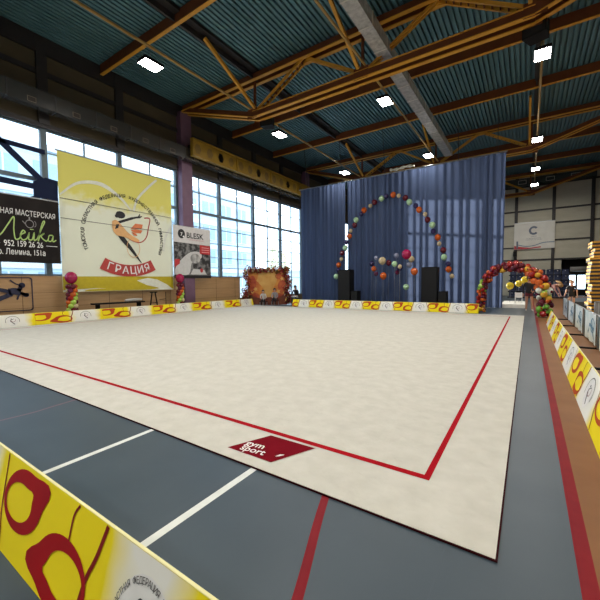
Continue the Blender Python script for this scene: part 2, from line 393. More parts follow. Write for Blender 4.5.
for (tx, ty, hh) in ((-42.5, 54, 8.5), (-43, 58.5, 7.6)):
    T = thing('birch_tree', 'yellow green tree outside the windows, ' + ('nearer the pale blue building' if ty < 56 else 'farther right, towards the curtain'), 'tree', (tx, ty, -0.1), group='trees outside')
    b = MB(); b.tube([(0, 0, 0), (0.1, 0, hh * 0.5), (0, 0.1, hh * .8)], [0.18, 0.12, 0.05], m_trunk); b.build('trunk', T)
    b = MB()
    for k in range(260):
        a = random.uniform(0, 2 * PI); rr = random.uniform(0.2, 1.7); z = hh * 0.4 + random.uniform(0, hh * .6)
        rr *= math.sin(PI * min(1, max(.08, (z - hh * .35) / (hh * .7))))
        c = Vector((rr * math.cos(a), rr * math.sin(a), z)); d1 = Vector((random.gauss(0, 1), random.gauss(0, 1), random.gauss(0, 1))).normalized() * .3; d2 = d1.cross(Vector((random.gauss(0, 1), 1, 1))).normalized() * .2
        b.poly([c - d1, c + d2, c + d1, c - d2], m_leafy)
    b.build('foliage', T)

# ================================================================== ROOF STEEL
def truss(y, first):
    T = thing('roof_truss', '', 'truss', (0, y, 0), group=None)
    # bottom chord: twin channels, with bent up ends
    b = MB()
    for dy in (-0.17, 0.17):
        b.bar((-10.2, dy, 8.76), (0.0, dy, 8.76), 0.05, 0.24, m_orange_shade); b.bar((-10.2, dy * 1.1, 8.63), (0.0, dy * 1.1, 8.63), 0.15, 0.03, m_orange); b.bar((-10.2, dy * 1.1, 8.88), (0.0, dy * 1.1, 8.88), 0.13, 0.02, m_orange)  # channel sides get the painted-in shade, flanges the bright orange
        for xa, xb in ((-10.2, -14.95), (0.0, 4.9)):
            b.bar((xa, dy, 8.76), (xb, dy, 10.28), 0.05, 0.22, m_orange_shade); b.bar((xa, dy * 1.1, 8.64), (xb, dy * 1.1, 10.16), 0.15, 0.03, m_orange)
    b.box(-10.2, 0, -0.11, 0.11, 8.83, 8.86, m_orange_shade)
    b.build('bottom_chord', T)
    b = MB()
    for dy in (-0.17, 0.17): b.bar((-14.95, dy, 10.36), (4.9, dy, 10.36), 0.05, 0.26, m_orange_shade); b.bar((-14.95, dy * 1.1, 10.22), (4.9, dy * 1.1, 10.22), 0.15, 0.03, m_orange)
    b.box(-14.95, 4.9, -0.11, 0.11, 10.46, 10.49, m_orange_shade)
    b.build('top_chord', T)
    nodes = [(-10.2, -7.55), (-7.55, -5.1), (-5.1, -2.55), (-2.55, 0.0)]
    for k, (xa, xb) in enumerate(nodes):
        lowfirst = k % 2 == 0
        za, zb = (8.85, 10.3) if lowfirst else (10.3, 8.85)
        b = MB()
        if k in (0, 3):
            A = Vector((xa, 0, za)); B = Vector((xb, 0, zb))
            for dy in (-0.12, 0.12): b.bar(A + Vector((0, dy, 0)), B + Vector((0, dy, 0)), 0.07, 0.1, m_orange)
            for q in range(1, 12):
                c = A.lerp(B, q / 12); b.bar(c + Vector((0, -.12, 0)), c + Vector((0, .12, 0)), 0.04, 0.08, m_orange_shade)
        else:
            for dy in (-0.07, 0.07): b.bar((xa, dy, za), (xb, dy, zb), 0.05, 0.1, m_orange)
        b.build('diagonal', T)
    for xx in (-10.2, -5.1, 0.0):
        b = MB(); b.bar((xx - .03, 0, 8.8), (xx - .03, 0, 10.3), 0.09, 0.09, m_orange_shade); b.build('vertical', T)
        for q in (-.235, .225):
            b = MB(); b.box(xx - 0.28, xx + 0.28, q, q + .01, 8.6, 9.0, m_orange_shade); b.build('gusset', T)
    return T
names = ['ochre steel roof truss nearest, crossing overhead from the mauve pillar', 'ochre steel roof truss just above and behind the blue curtain', 'ochre steel roof truss farthest away, along the cream end wall']
for k, y in enumerate(TY[1:]):
    T = truss(y, k == 0); T['label'] = names[k]; T['group'] = 'roof trusses'
# purlins across the hall
py_names = {3.95: 'overhead nearest the camera', 7.8: 'in front of the nearest truss', 15.5: 'first behind the nearest truss', 19.5: 'second behind the nearest truss, above the curtain rail', 27.5: 'first behind the curtain truss', 31.5: 'second behind the curtain truss'}
for y, nm in py_names.items():
    b = MB(); b.box(XL + 0.15, XR - 0.12, y - 0.05, y + 0.05, 10.22, 10.6, m_orange_shade); b.box(XL + 0.15, XR - 0.12, y - 0.065, y + 0.065, 10.195, 10.22, m_orange)  # web coloured as if in shade, bottom flange as if lit
    tag(b.build('roof_purlin'), 'rust orange purlin across the hall, ' + nm, 'beam', 'roof purlins')
# dark lengthways beams at roof level
for x, nm in ((-10.2, 'on the window side'), (0.12, 'above the right row of lamps')):
    b = MB(); w = 0.30 if x < -5 else 0.08; b.box(x - w, x + w, YF, YB, 10.50, 10.61, m_darksteel); b.box(x - 0.03, x + .03, YF, YB, 10.3, 10.5, m_darksteel)
    tag(b.build('roof_beam'), 'dark lengthways beam under the teal roof ' + nm, 'beam', 'lengthways roof beams')
# knee braces from truss bottom nodes to the roof beams
for y in TY[1:3]:
    for x, nx in ((-10.2, 'window end'), (-5.1, 'middle'), (0.0, 'right end')):
        for s, ns in ((-1, 'towards the camera'), (1, 'away from the camera')):
            if s == 1 and y > 20: continue
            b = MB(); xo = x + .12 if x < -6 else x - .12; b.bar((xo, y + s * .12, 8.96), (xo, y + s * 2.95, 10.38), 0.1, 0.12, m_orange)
            tag(b.build('knee_brace'), 'slanting ochre brace at the %s of the %s truss, rising %s' % (nx, 'nearest' if y < 20 else 'curtain', ns), 'brace', 'roof knee braces')
# conduits carrying the lamps
for x, nm in ((-10.3, 'left row of lamps, by the windows'), (-4.95, 'middle row of lamps'), (0.22, 'right row of lamps')):
    b = MB(); b.tube([(x, YF, 9.02), (x, YB, 9.02)], 0.045, m_conduit, 6)
    tag(b.build('lamp_conduit'), 'thin yellow conduit above the ' + nm, 'pipe', 'lamp conduits')
# lamps
def make_lamp():
    T = thing('ceiling_lamp', '', 'lamp')
    b = MB(); b.box(-0.23, 0.23, -0.33, 0.33, 0.02, 0.12, m_black); hs = b.build('housing', T)
    b = MB(); b.bar((0, 0, 0.12), (0, 0, 0.40), 0.03, 0.03, m_steel); b.build('bracket', T)
    b = MB(); b.box(-0.21, 0.21, -0.31, 0.31, 0.0, 0.02, m_lens); b.build('lens', hs)
    return T
lp = [(-10.55, 7.04, 'left row, nearest the camera'), (-10.28, 13.75, 'left row, just behind the nearest truss'), (-10.28, 20.9, 'left row, above the curtain top'),
      (-4.95, 6.7, 'middle row, at the top edge of the photo'), (-4.95, 13.7, 'middle row, behind the nearest truss'), (-4.95, 20.9, 'middle row, above the curtain top'),
      (0.22, 13.8, 'right row, brightest and nearest'), (0.22, 21.8, 'right row, second away'), (0.22, 27.4, 'right row, third away'), (0.22, 31.8, 'right row, farthest, before the cream wall'),
      (0.22, 6.9, None), (0.22, 0.0, None), (-10.6, 0.2, None), (-5.2, 0.2, None), (0.22, -6.8, None), (-5.2, -6.8, None), (-10.6, -6.8, None)]
L0 = make_lamp()
for k, (x, y, nm) in enumerate(lp):
    T = L0 if k == 0 else copy_tree(L0)
    T.location = (x, y, 8.6); T['label'] = 'bright white hall lamp, ' + (nm or 'overhead near the camera, above the photo'); T['group'] = 'hall lamps'
    la = bpy.data.lights.new('lamp_light', 'AREA'); la.shape = 'RECTANGLE'; la.size = 0.4; la.size_y = 0.6; la.energy = LAMP_W; la.color = (1.0, 0.95, 0.87)
    lo = bpy.data.objects.new('lamp_light', la); COL.objects.link(lo); lo.parent = T; lo.location = (0, 0, -0.02)
# extra conduit stub for the first lamp
# hung loudspeakers at the truss nodes
for x, nm in ((-9.95, 'left'), (0.05, 'right')):
    T = thing('hanging_speaker', 'black loudspeaker box hung under the %s end of the nearest roof truss' % nm, 'speaker', (x, 12.43, 8.40), 0.25 if x < -5 else -0.3, 'hung loudspeakers')
    s_ = 0.8 if x > -5 else 0.75
    b = MB(); V = []; pr = [(-0.38, -0.3), (0.38, -0.3), (0.3, 0.3), (-0.3, 0.3)]
    V = [(px * s_, py * s_, z) for z in (0, 0.62 * s_) for px, py in pr]
    b.raw(V, [(0, 3, 2, 1), (4, 5, 6, 7), (0, 1, 5, 4), (1, 2, 6, 5), (2, 3, 7, 6), (3, 0, 4, 7)], m_black); b.build('cabinet', T)
    b = MB(); b.box(-0.33 * s_, 0.33 * s_, -0.32 * s_, -0.3 * s_, 0.05, 0.57 * s_, m_blackcloth); b.build('grille', T)
    b = MB(); b.box(-.1, .1, -.3, -.22, .34, .44, m_black); b.build('hanger', T)

# silver duct along the roof
T = thing('ventilation_duct', 'silver rectangular air duct running under the roof through the trusses', 'duct', (-4.33, 0, 9.2))
b = MB(); b.box(-0.22, 0.22, 2.0, 23.4, 0, 0.4, m_duct); b.build('casing', T)
for k in range(17):
    y = 2.6 + k * 1.28
    b = MB(); b.box(-0.235, 0.235, y - 0.02, y + 0.02, -0.015, 0.415, m_flange); b.build('flange', T)
for y in (7.8, 15.5, 19.5):
    b = MB(); b.bar((-0.2, y, .4), (-0.2, y, 1.0), .02, .02, m_darksteel); b.bar((0.2, y, .4), (0.2, y, 1.0), .02, .02, m_darksteel); b.build('hanger_rod', T)

# duct along the left wall
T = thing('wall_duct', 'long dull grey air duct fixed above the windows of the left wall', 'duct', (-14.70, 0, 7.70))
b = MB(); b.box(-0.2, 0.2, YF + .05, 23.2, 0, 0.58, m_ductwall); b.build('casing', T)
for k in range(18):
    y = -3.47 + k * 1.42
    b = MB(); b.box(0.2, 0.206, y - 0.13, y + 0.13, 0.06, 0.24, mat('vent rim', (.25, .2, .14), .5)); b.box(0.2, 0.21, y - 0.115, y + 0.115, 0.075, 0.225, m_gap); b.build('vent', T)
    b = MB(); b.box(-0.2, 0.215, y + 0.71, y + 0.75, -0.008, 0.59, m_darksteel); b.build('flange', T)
# crane girder with hexagonal openings on the pillars
m_yplate = mat('darker yellow infill plate', (0.22, 0.13, 0.018), 0.6, c2=(0.18, 0.105, 0.016), scale=5)  # infill plates a darker yellow than the girder web
def castellated(T, y0, y1, z0, z1):
    b = MB(); b.box(-0.12, 0.12, y0, y1, z1 - 0.04, z1, m_yellowsteel); b.build('flange', T)
    b = MB(); b.box(-0.12, 0.12, y0, y1, z0, z0 + 0.04, m_yellowsteel); b.build('flange', T)
    b = MB(); h = z1 - z0; n = int((y1 - y0) / 0.75); p = (y1 - y0) / n
    zc = (z0 + z1) / 2; hh = h * 0.27
    for k in range(n):
        a = y0 + k * p
        # solid web with a hexagonal hole in the middle of each pitch
        hx = [(a + p * .22, zc), (a + p * .36, zc + hh), (a + p * .64, zc + hh), (a + p * .78, zc), (a + p * .64, zc - hh), (a + p * .36, zc - hh)]
        if k % 4 != 2: b.poly([(.002, y, z) for y, z in hx], m_yplate); b.poly([(-.004, y, z) for y, z in hx], m_yplate)
        for s in (-0.015, 0.015):
            def P(y, z): return (s, y, z)
            b.poly([P(a, z0), P(a, zc), P(*hx[0]), P(*hx[5])], m_yellowsteel); b.poly([P(a, zc), P(a, z1), P(*hx[1]), P(*hx[0])], m_yellowsteel)
            b.poly([P(a, z1), P(a + p, z1), P(*hx[2]), P(*hx[1])], m_yellowsteel); b.poly([P(a + p, z1), P(a + p, zc), P(*hx[3]), P(*hx[2])], m_yellowsteel)
            b.poly([P(a + p, zc), P(a + p, z0), P(*hx[4]), P(*hx[3])], m_yellowsteel); b.poly([P(a + p, z0), P(a, z0), P(*hx[5]), P(*hx[4])], m_yellowsteel)
    b.build('web', T)
    for k in range(n + 1):
        if k % 4 == 0:
            b = MB(); b.box(-0.1, 0.1, y0 + k * p - 0.012 if k else y0, y0 + k * p + 0.012 if k < n else y1, z0 + .04, z1 - .04, m_yellowsteel); b.build('stiffener', T)
T = thing('crane_girder', 'yellow steel girder with hexagonal openings along the window wall', 'girder', (-14.3, 0, 0), group='crane girders')
castellated(T, 11.7, 23.6, 7.85, 8.74)
for y in (12.1, 23.4):
    b = MB(); b.box(-0.645, -0.12, y - .1, y + .1, 8.4, 8.6, m_darksteel); b.build('bracket', T)
T = thing('crane_girder', 'yellow steel girder high on the right wall by the far corner', 'girder', (4.72, 0, 0), group='crane girders')
castellated(T, 24.0, 34.9, 7.93, 8.98)
for y in (24.2, 29.5, 34.6):
    b = MB(); b.box(0.12, 0.42, y - .1, y + .1, 8.4, 8.6, m_darksteel); b.build('bracket', T)
# duct on the far wall
T = thing('end_wall_duct', 'dark green air duct with white framed vents high on the cream end wall', 'duct', (0, 36.75, 9.75))
b = MB(); b.box(-14, 4.4, -0.2, 0.2, 0, 0.6, mat('dark green duct', (0.035, 0.05, 0.045), 0.6)); b.build('casing', T)
for x in (-2.4, -0.65, 1.35, 3.05):
    b = MB()
    for q in ((x - .3, x + .3, .12, .15), (x - .3, x + .3, .43, .46), (x - .3, x - .27, .15, .43), (x + .27, x + .3, .15, .43)): b.box(q[0], q[1], -0.22, -0.2, q[2], q[3], m_flange)
    b.build('vent', T)

# navy wind bracing in front of the windows
T = thing('wind_brace', 'navy steel bracing with gusset plate in front of the left windows', 'brace', (-15.2, 0, 0))
b = MB(); b.bar((0, 1.6, 6.42), (0, 5.62, 6.36), 0.06, 0.16, m_navy, (0, 0, 1)); b.build('rail', T)
b = MB(); b.bar((0, 1.6, 5.10), (0, 5.4, 5.02), 0.06, 0.2, m_navy); b.build('rail', T)
b = MB(); b.bar((0, 4.0, 6.66), (0, 5.55, 5.22), 0.06, 0.2, m_navy); b.build('diagonal', T)
b = MB(); b.bar((0, 4.95, 4.45), (0, 5.5, 4.75), 0.06, 0.14, m_navy); b.build('diagonal', T)
b = MB(); b.flat([(5.22, 4.66), (5.98, 4.6), (6.0, 5.38), (5.6, 5.42), (5.22, 5.2)], lambda y, z: (0.035, y, z), m_navy); b.flat([(5.22, 4.66), (5.98, 4.6), (6.0, 5.38), (5.6, 5.42), (5.22, 5.2)], lambda y, z: (-0.035, y, z), m_navy)
b.bar((0, 5.22, 4.66), (0, 5.98, 4.6), .07, .01, m_navy); b.bar((0, 5.22, 4.66), (0, 5.22, 5.2), .01, .07, m_navy); b.build('gusset', T)

# ================================================================== CARPET
CX0, CX1, CY0, CY1, CZ = -14.1, -0.100, 1.888, 15.98, 0.012
b = MB()
b.box(CX0 + .01, CX1 - .01, CY0 + .01, CY1 - .01, 0.002, CZ, m_carpet)
b.box(CX0, CX1, CY0, CY0 + .01, 0.002, CZ - .002, m_edge); b.box(CX0, CX1, CY1 - .01, CY1, 0.002, CZ - .002, m_edge)
b.box(CX1 - .01, CX1, CY0 + .01, CY1 - .01, 0.002, CZ - .002, m_edge); b.box(CX0, CX0 + .01, CY0 + .01, CY1 - .01, 0.002, CZ - .002, m_edge)
def cl(x0, x1, y0, y1): b.poly([(x0, y0, CZ + .0015), (x1, y0, CZ + .0015), (x1, y1, CZ + .0015), (x0, y1, CZ + .0015)], m_carpet_red)
lx0, lx1, ly0, ly1, lw = -13.62, -0.548, 2.418, 15.35, 0.058
cl(lx0, lx1, ly0, ly0 + lw); cl(lx0, lx1, ly1 - lw, ly1); cl(lx1 - .045, lx1, ly0 + lw, ly1 - lw); cl(lx0, lx0 + lw, ly0 + lw, ly1 - lw)
P0 = Vector((-2.09, 2.005)); e1 = Vector((0.463, 0.008)); e2 = Vector((0.17, 0.375))
def lg(z): 
    return lambda a, c: (P0.x + e1.x * a + e2.x * c, P0.y + e1.y * a + e2.y * c, CZ + z)
b.flat([(0, 0), (1, 0), (1, 1), (0, 1)], lg(.0025), m_logo)
b.text('gym', 0.108, lambda x, y: (-2.0 + x * 1.05 - y * .15, 2.12 + x * .10 + y * 1.05, CZ + .004), m_cream, bold=0.014)
b.text('sport', 0.108, lambda x, y: (-1.985 + x * 1.0 - y * .15, 2.035 + x * .10 + y * 1.05, CZ + .004), m_cream, bold=0.014)
b.flat([(-1.655, 2.10), (-1.63, 2.115), (-1.605, 2.16), (-1.64, 2.145)], lambda x, y: (x, y, CZ + .004), m_cream)
tag(b.build('gymnastics_carpet'), 'large cream rhythmic gymnastics carpet with red boundary line and dark red logo', 'carpet')

# ================================================================== BARRIERS
def leaf_ring(cx, cy, tip, sx=1.0, k=40, umax=9):
    O = []; I = []
    ct, st = math.cos(tip), math.sin(tip)
    for i in range(k):
        t = 2 * PI * i / k; d = (t - tip + PI) % (2 * PI) - PI
        ro = 1 + 0.46 * math.exp(-(d / 0.34) ** 2); ri = 1 + 0.26 * math.exp(-((d - .15) / 0.25) ** 2)
        O.append((min(umax, max(.008, cx + sx * 0.232 * ro * math.cos(t))), min(.412, max(.008, cy + 0.136 * ro * math.sin(t)))))
        I.append((min(umax, max(.012, cx + sx * (0.160 * ri * math.cos(t) - .045 * ct))), min(.405, max(.015, cy + 0.082 * ri * math.sin(t) - .025 * st))))
    return O, I
def gymnast(b, fn, s, cx, cy, mt, mt2=None):
    # small logo: figure leaning back, ribbon
    def q(pts, w, m=mt): b.line(smooth_path([(cx + x * s, cy + y * s) for x, y in pts], 4), [ww * s for ww in w] if isinstance(w, list) else w * s, fn, m)
    q([(-.28, .22), (-.30, .05), (-.2, -.12), (.1, -.42), (.3, -.62)], .13)
    q([(-.28, .2), (-.05, .3), (.25, .42)], .06)
    b.flat([(cx + s * (-.16 + .11 * math.cos(a)), cy + s * (.42 + .09 * math.sin(a))) for a in [k * PI / 5 for k in range(10)]], fn, mt)
    q([(-.3, .12), (.0, -.12), (.3, -.1), (.46, .1), (.42, .4)], .05, mt2 or mt)
def barrier_panel(L, grad, per, phase, big=False):
    T = thing('barrier_panel', '', 'barrier')
    H, lean = 0.412, 0.128
    def fn0(off):
        def f(u, v): t = v / H; return (u, lean * t - off, v)
        return f
    b = MB(); th = 0.006
    V = [(u, y, z) for u in (0.004, L - 0.004) for y, z in ((0, 0.002), (lean, H), (lean + th, H), (th, 0.002))]
    b.raw(V, [(0, 4, 5, 1)], grad); b.raw(V, [(1, 5, 6, 2), (2, 6, 7, 3), (0, 1, 2, 3), (7, 6, 5, 4), (0, 3, 7, 4)], m_yel)
    k = per / 1.72; RM = m_print_red if big else mat('orange red leaf print', (.50, .085, .02), .6, c2=(.42, .05, .015), scale=3, spec=.12)
    for q in (-1, 0, 1, 2):
        lc = phase + q * per     # logo centre; the leaf rings follow it
        for dx, cy, tip in ((0.605, 0.262, 0.68), (1.125, 0.135, PI + 0.25)):
            cx = lc + dx * k
            if -.1 < cx < L + .1:
                O, I = leaf_ring(cx, cy, tip, k, umax=L - .008); b.strip(O, I, fn0(0.004), RM, closed=True)
        for w, pts in ((.013, [(.29, .41), (.36, .24), (.40, .15), (.50, .01)]), (.013, [(1.16, .41), (1.13, .36), (1.14, .26)]), (.022, [(1.40, .41), (1.37, .29), (1.33, .19), (1.31, .02)])):
            P_ = [(lc + x * k, y) for x, y in pts]
            if all(.02 < x < L - .02 for x, y in P_): b.line(smooth_path(P_, 5), w * (1 if big else 1.3), fn0(0.003), m_print_thin)
        if not .2 < lc < L - .15: continue
        b.flat([(lc + .16 * math.cos(a), .20 + .16 * math.sin(a)) for a in [j * PI / 10 for j in range(20)]], fn0(0.002), mat('pale print', (0.80, 0.79, 0.76), .6))
        gymnast(b, fn0(0.004), 0.17, lc, 0.20, m_print_black, m_print_thin)
        if big: b.arc_text('ОБЛАСТНАЯ ФЕДЕРАЦИЯ ХУДОЖЕСТВЕННОЙ', 0.030, lc, .165, .165, PI * 1.0, -0.3, fn0(0.004), m_print_grey, bold=0.002)
        else: b.line([(lc + .19 * math.cos(a), .205 + .155 * math.sin(a)) for a in [PI * 1.1 - j * PI * 1.2 / 14 for j in range(15)]], 0.012, fn0(0.004), m_print_grey)
    b.build('face', T)
    b = MB(); V = [(u, y, z) for u in (0.004, L - 0.004) for y, z in ((2 * lean, 0.002), (lean + .009, H - .006), (lean + th + .009, H - .006), (2 * lean + th, 0.002))]
    b.raw(V, [(0, 1, 5, 4), (1, 2, 6, 5), (2, 3, 7, 6), (0, 3, 2, 1), (7, 4, 5, 6), (0, 4, 7, 3)], m_yel); b.build('back_board', T)
    b = MB(); b.box(0.004, L - 0.004, lean + .001, lean + .013, H - 0.004, H + 0.003, mat('pale yellow seam', (.82, .76, .38), .6)); b.build('top_strip', T)
    return T
YV, WV = (0.84, 0.68, 0.010), (0.80, 0.79, 0.72)
def run(L, per, phase, starts, place, rz, where, grp, big=False):
    grad = vinyl_gradient('yellow white vinyl ' + grp, per, phase, YV, WV, width=.78 if big else .48)
    P = barrier_panel(L, grad, per, phase, big); n = len(starts)
    for i, s in enumerate(starts):
        o = P if i == 0 else copy_tree(P)
        o.location = place(s); o.rotation_euler = (0, 0, rz); o['group'] = grp
        o['label'] = where(i, n)
ordn = ['first', 'second', 'third', 'fourth', 'fifth', 'sixth', 'seventh', 'eighth', 'ninth']
# near barrier, bottom left of the photo
run(1.72 * 1.2, 1.72, 1.70, [-2.79, -2.79 - 2.07, -2.79 + 2.07], lambda s: (s, 0.56, 0), 0,
    lambda i, n: ['yellow barrier panel with big red leaf rings, closest to the camera at lower left', 'yellow barrier panel on the near side, out past the left edge', 'yellow barrier panel on the near side, at the bottom edge by the camera'][i], 'near barrier panels', True)
# left barrier along the plywood wall
run(2.27, 2.27, 1.64, [0.22 + 2.27 * k for k in range(7)], lambda s: (-14.21, s, 0), PI / 2,
    lambda i, n: 'yellow and white barrier panel along the plywood wall, %s from the near end' % ordn[i], 'window side barrier panels')
# back barrier before the curtain
run(1.61, 1.61, .78, [-1.75 - 1.61 * k for k in (6, 5, 4, 3, 2, 1)], lambda s: (s, 16.25, 0), 0,
    lambda i, n: 'yellow and white barrier panel before the blue curtain, %s from the left' % ordn[i], 'curtain side barrier panels')
# right barrier
run(2.03, 2.03, .9, [5.55 + 2.03 * k for k in range(-1, 5)], lambda s: (0.49, s, 0), -PI / 2,
    lambda i, n: 'yellow leaning barrier panel on the tan floor at right, %s from the near end' % ordn[i], 'right side barrier panels')

# ================================================================== BANNERS ON THE LEFT WALL
BX = -14.9
def wallmap(x, y0, z0): return lambda u, v: (x, y0 + u, z0 + v)
# big federation banner  (u: 0..5.1, v: 0..5.5)
m_bigban = vinyl_gradient('yellow white banner vinyl', 7.6, 1.9, (0.72, 0.67, 0.17), (0.74, 0.77, 0.64), axis=2, width=0.40)
T = thing('federation_banner', 'huge yellow and white hanging banner with a gymnast emblem on the window wall', 'banner', (-15.08, 5.97, 1.10))
BW, BH = 5.0, 5.42
b = MB(); N = 24
def ban(u, v, off=0.0):
    return (0.012 * math.sin(u * 1.6 + 0.4) + off, u, v)
for i in range(N):
    for j in range(8):
        u0, u1, v0, v1 = BW * i / N, BW * (i + 1) / N, BH * j / 8, BH * (j + 1) / 8
        b.raw([ban(u0, v0), ban(u1, v0), ban(u1, v1), ban(u0, v1)], [(0, 1, 2, 3)], m_bigban, True)
def bm_(off): return lambda u, v: ban(u, v, off)
o1 = bm_(.014); o2 = bm_(.02); o3 = bm_(.026)
def ell(cx, cy, rx, ry, a0, a1, k=24): return [(cx + rx * math.cos(a0 + (a1 - a0) * i / k), cy + ry * math.sin(a0 + (a1 - a0) * i / k)) for i in range(k + 1)]
def clipb(p): return [(min(BW - .01, max(.01, x)), min(BH - .01, max(.01, y))) for x, y in p]
# ochre and pale waves near the foot, pale petals near the top
b.flat([(.01, .02), (4.97, .02), (4.97, .66), (2.5, .64), (.01, .62)], o1, m_ochre)
b.flat(clipb([(2.0, .0), (2.5, .22), (3.1, .48), (3.6, .58), (4.1, .50), (4.6, .26), (4.97, .0)]), o2, m_pale)
b.flat(clipb([(.01, .0), (.01, .08), (1.2, .14), (2.0, .12), (2.4, 0)]), o2, m_pale)
b.line(smooth_path([(.02, 3.75), (.7, 4.35), (1.6, 4.5), (2.4, 4.1), (2.9, 3.6)], 8), [.05 + .007 * k if k < 17 else .17 - .007 * (k - 17) for k in range(33)], o1, m_pale)
b.line(smooth_path([(4.2, 5.3), (3.7, 4.8), (3.2, 4.2), (3.0, 3.6)], 8), .10, o1, m_pale)
b.line(smooth_path([(4.97, 3.2), (4.6, 2.6), (4.45, 1.9)], 8), .12, o1, m_pale)
b.arc_text('ТОМСКАЯ ОБЛАСТНАЯ ФЕДЕРАЦИЯ ХУДОЖЕСТВЕННОЙ ГИМНАСТИКИ', 0.20, 2.58, 2.42, 1.72, PI * 1.13, -PI * 0.13, o2, m_print_black, bold=0.012)
# gymnast
G2 = lambda u, v: (2.0 + (u - 1.98) * .80, 1.28 + (v - 1.08) * .92)
def gq(o): return lambda u, v: o(*G2(u, v))
q2, q3, q4 = gq(o2), gq(o3), gq(bm_(.03))
def pl(pts, w, m, o=q2): b.line(smooth_path(pts, 6), w, o, m)
pl([(2.30, 2.55), (2.55, 2.2), (2.95, 1.8), (3.35, 1.36), (3.6, 1.08)], [.26, .27, .28, .28, .28, .27, .26, .25, .24, .23, .22, .21, .2, .18, .17, .16, .14, .13, .12, .1, .08, .07, .06, .05, .03], m_print_black)
pl([(2.3, 2.95), (2.75, 3.12), (3.2, 3.28), (3.62, 3.38)], [.12] * 12 + [.09] * 7, m_print_black)
pl([(3.50, 3.38), (3.60, 3.52)], .05, m_print_black); pl([(3.55, 3.36), (3.72, 3.42)], .05, m_print_black)
b.flat(ell(2.46, 3.34, .27, .17, 0, 2 * PI, 14), q2, m_print_black); b.flat(ell(2.24, 3.26, .1, .08, 0, 2 * PI, 10), q2, m_print_black)
b.flat(smooth_path([(1.98, 2.98), (2.2, 3.06), (2.5, 2.85), (2.9, 2.5), (3.5, 2.22), (3.3, 2.12), (2.6, 2.3), (2.2, 2.35), (1.98, 2.62), (1.98, 2.98)], 4)[:-1], q3, m_peach)
b.flat([(2.12, 2.62), (2.3, 2.7), (2.36, 2.88), (2.2, 2.86)], q4, m_print_black)
for p in ([(3.0, 2.72), (3.3, 3.02), (3.75, 3.02), (3.7, 2.82), (3.35, 2.76)], [(3.0, 2.66), (3.3, 2.74), (3.72, 2.72), (3.62, 2.56), (3.25, 2.56)], [(3.05, 2.58), (3.3, 2.54), (3.42, 2.42), (3.2, 2.42)]): b.flat(p, q2, m_coral)
pl([(2.6, 2.42), (3.1, 2.16), (3.6, 2.12), (3.95, 2.4), (4.1, 2.9), (4.2, 3.36), (3.85, 3.36)], .055, m_ribbon, q3)
b.line(ell(3.14, 1.8, .38, .46, 0, 2 * PI), .028, q3, m_peach)
# red ribbon with the name
RC = (2.70, 3.36)
A_ = ell(*RC, 2.2, 2.2, PI * 1.5 - .50, PI * 1.5 + .50, 20); B2 = ell(*RC, 2.72, 2.72, PI * 1.5 - .50, PI * 1.5 + .50, 20)
b.strip(A_, B2, o3, m_ribbon)
word = 'ГРАЦИЯ'
for i, ch in enumerate(word):
    a = PI * 1.5 - .36 + .72 * i / 5
    V, Fc = text_geo(ch, .46, bold=0.012, align='CENTER'); rot = a - PI * 1.5; cx, cy = RC[0] + 2.60 * math.cos(a), RC[1] + 2.60 * math.sin(a)
    b.raw([ban(cx + x * math.cos(rot) - y * math.sin(rot), cy + x * math.sin(rot) + y * math.cos(rot), .04) for x, y in V], Fc, m_print_white)
for v in (3.62, 2.86): b.line([(0.02, v + .02), (BW - .02, v - .02)], .02, o3, m_print_grey)
b.build('sheet', T)
b = MB(); b.tube([(0, -0.05, BH + .02), (0, BW + .05, BH + .02)], .03, m_steel); b.build('hanging_rod', T)
b = MB()
for y in (0.3, 2.5, 4.7): b.tube([(0, y, BH + .02), (-0.2, y, BH + .75)], .012, m_darksteel, 5)
b.build('hanging_cord', T)

# black flower workshop banner
T = thing('advert_banner', 'black advertising banner with lime script lettering at the left edge of the window wall', 'banner', (-14.95, 1.9, 2.20))
b = MB(); b.box(-0.012, 0.0, 0, 4.0, 0, 2.32, m_sign_black)
f1 = lambda u, v: (.003, u, v)
def fit(t, u0, u1, v0, h, mt, bold=.004):
    V, Fc = text_geo(t, 1.0, bold=bold); w0 = min(x for x, y in V); w1 = max(x for x, y in V)
    b.raw([(.003, u0 + (x - w0) / (w1 - w0) * (u1 - u0), v0 + y * h / .70) for x, y in V], Fc, mt)
fit('ННАЯ МАСТЕРСКАЯ', 2.12, 3.87, 1.66, .19, m_print_white)
fit('952 159 26 26', 2.30, 3.44, .56, .20, m_print_white, .01)
b.line([(3.54, .64), (3.90, .64)], .02, f1, m_print_white); b.line([(2.0, .64), (2.2, .64)], .02, f1, m_print_white)
fit('пр. Ленина, 151а', 2.02, 3.50, .27, .20, m_print_white, .008)
f1 = lambda u, v: (.003, 2.05 + (u - 1.72) * .80, .80 + (v - .98) * 1.05)
# lime script
def scr(pts, w=.045): b.line(smooth_path(pts, 8), w, f1, m_sign_green)
scr([(1.72, 1.02), (1.95, 1.12), (2.2, 1.45), (2.42, 1.72), (2.40, 1.3), (2.44, 1.0), (2.58, 1.02), (2.66, 1.16), (2.80, 1.24), (2.72, 1.3), (2.62, 1.12), (2.70, .98), (2.86, 1.05), (2.95, 1.24), (2.92, 1.02), (3.05, 1.02), (3.14, 1.26), (3.12, 1.0), (3.24, 1.05)])
scr([(3.24, 1.05), (3.42, 1.4), (3.56, 1.66), (3.48, 1.64), (3.32, 1.2), (3.28, .98), (3.36, 1.16), (3.52, 1.26), (3.40, 1.14), (3.58, 1.0), (3.68, 1.08)])
scr([(3.86, 1.22), (3.72, 1.2), (3.68, 1.02), (3.80, 1.02), (3.88, 1.2), (3.86, 1.0), (4.0, 1.06)], .04)
b.line([(2.98, 1.36), (3.12, 1.36)], .03, f1, m_sign_green)
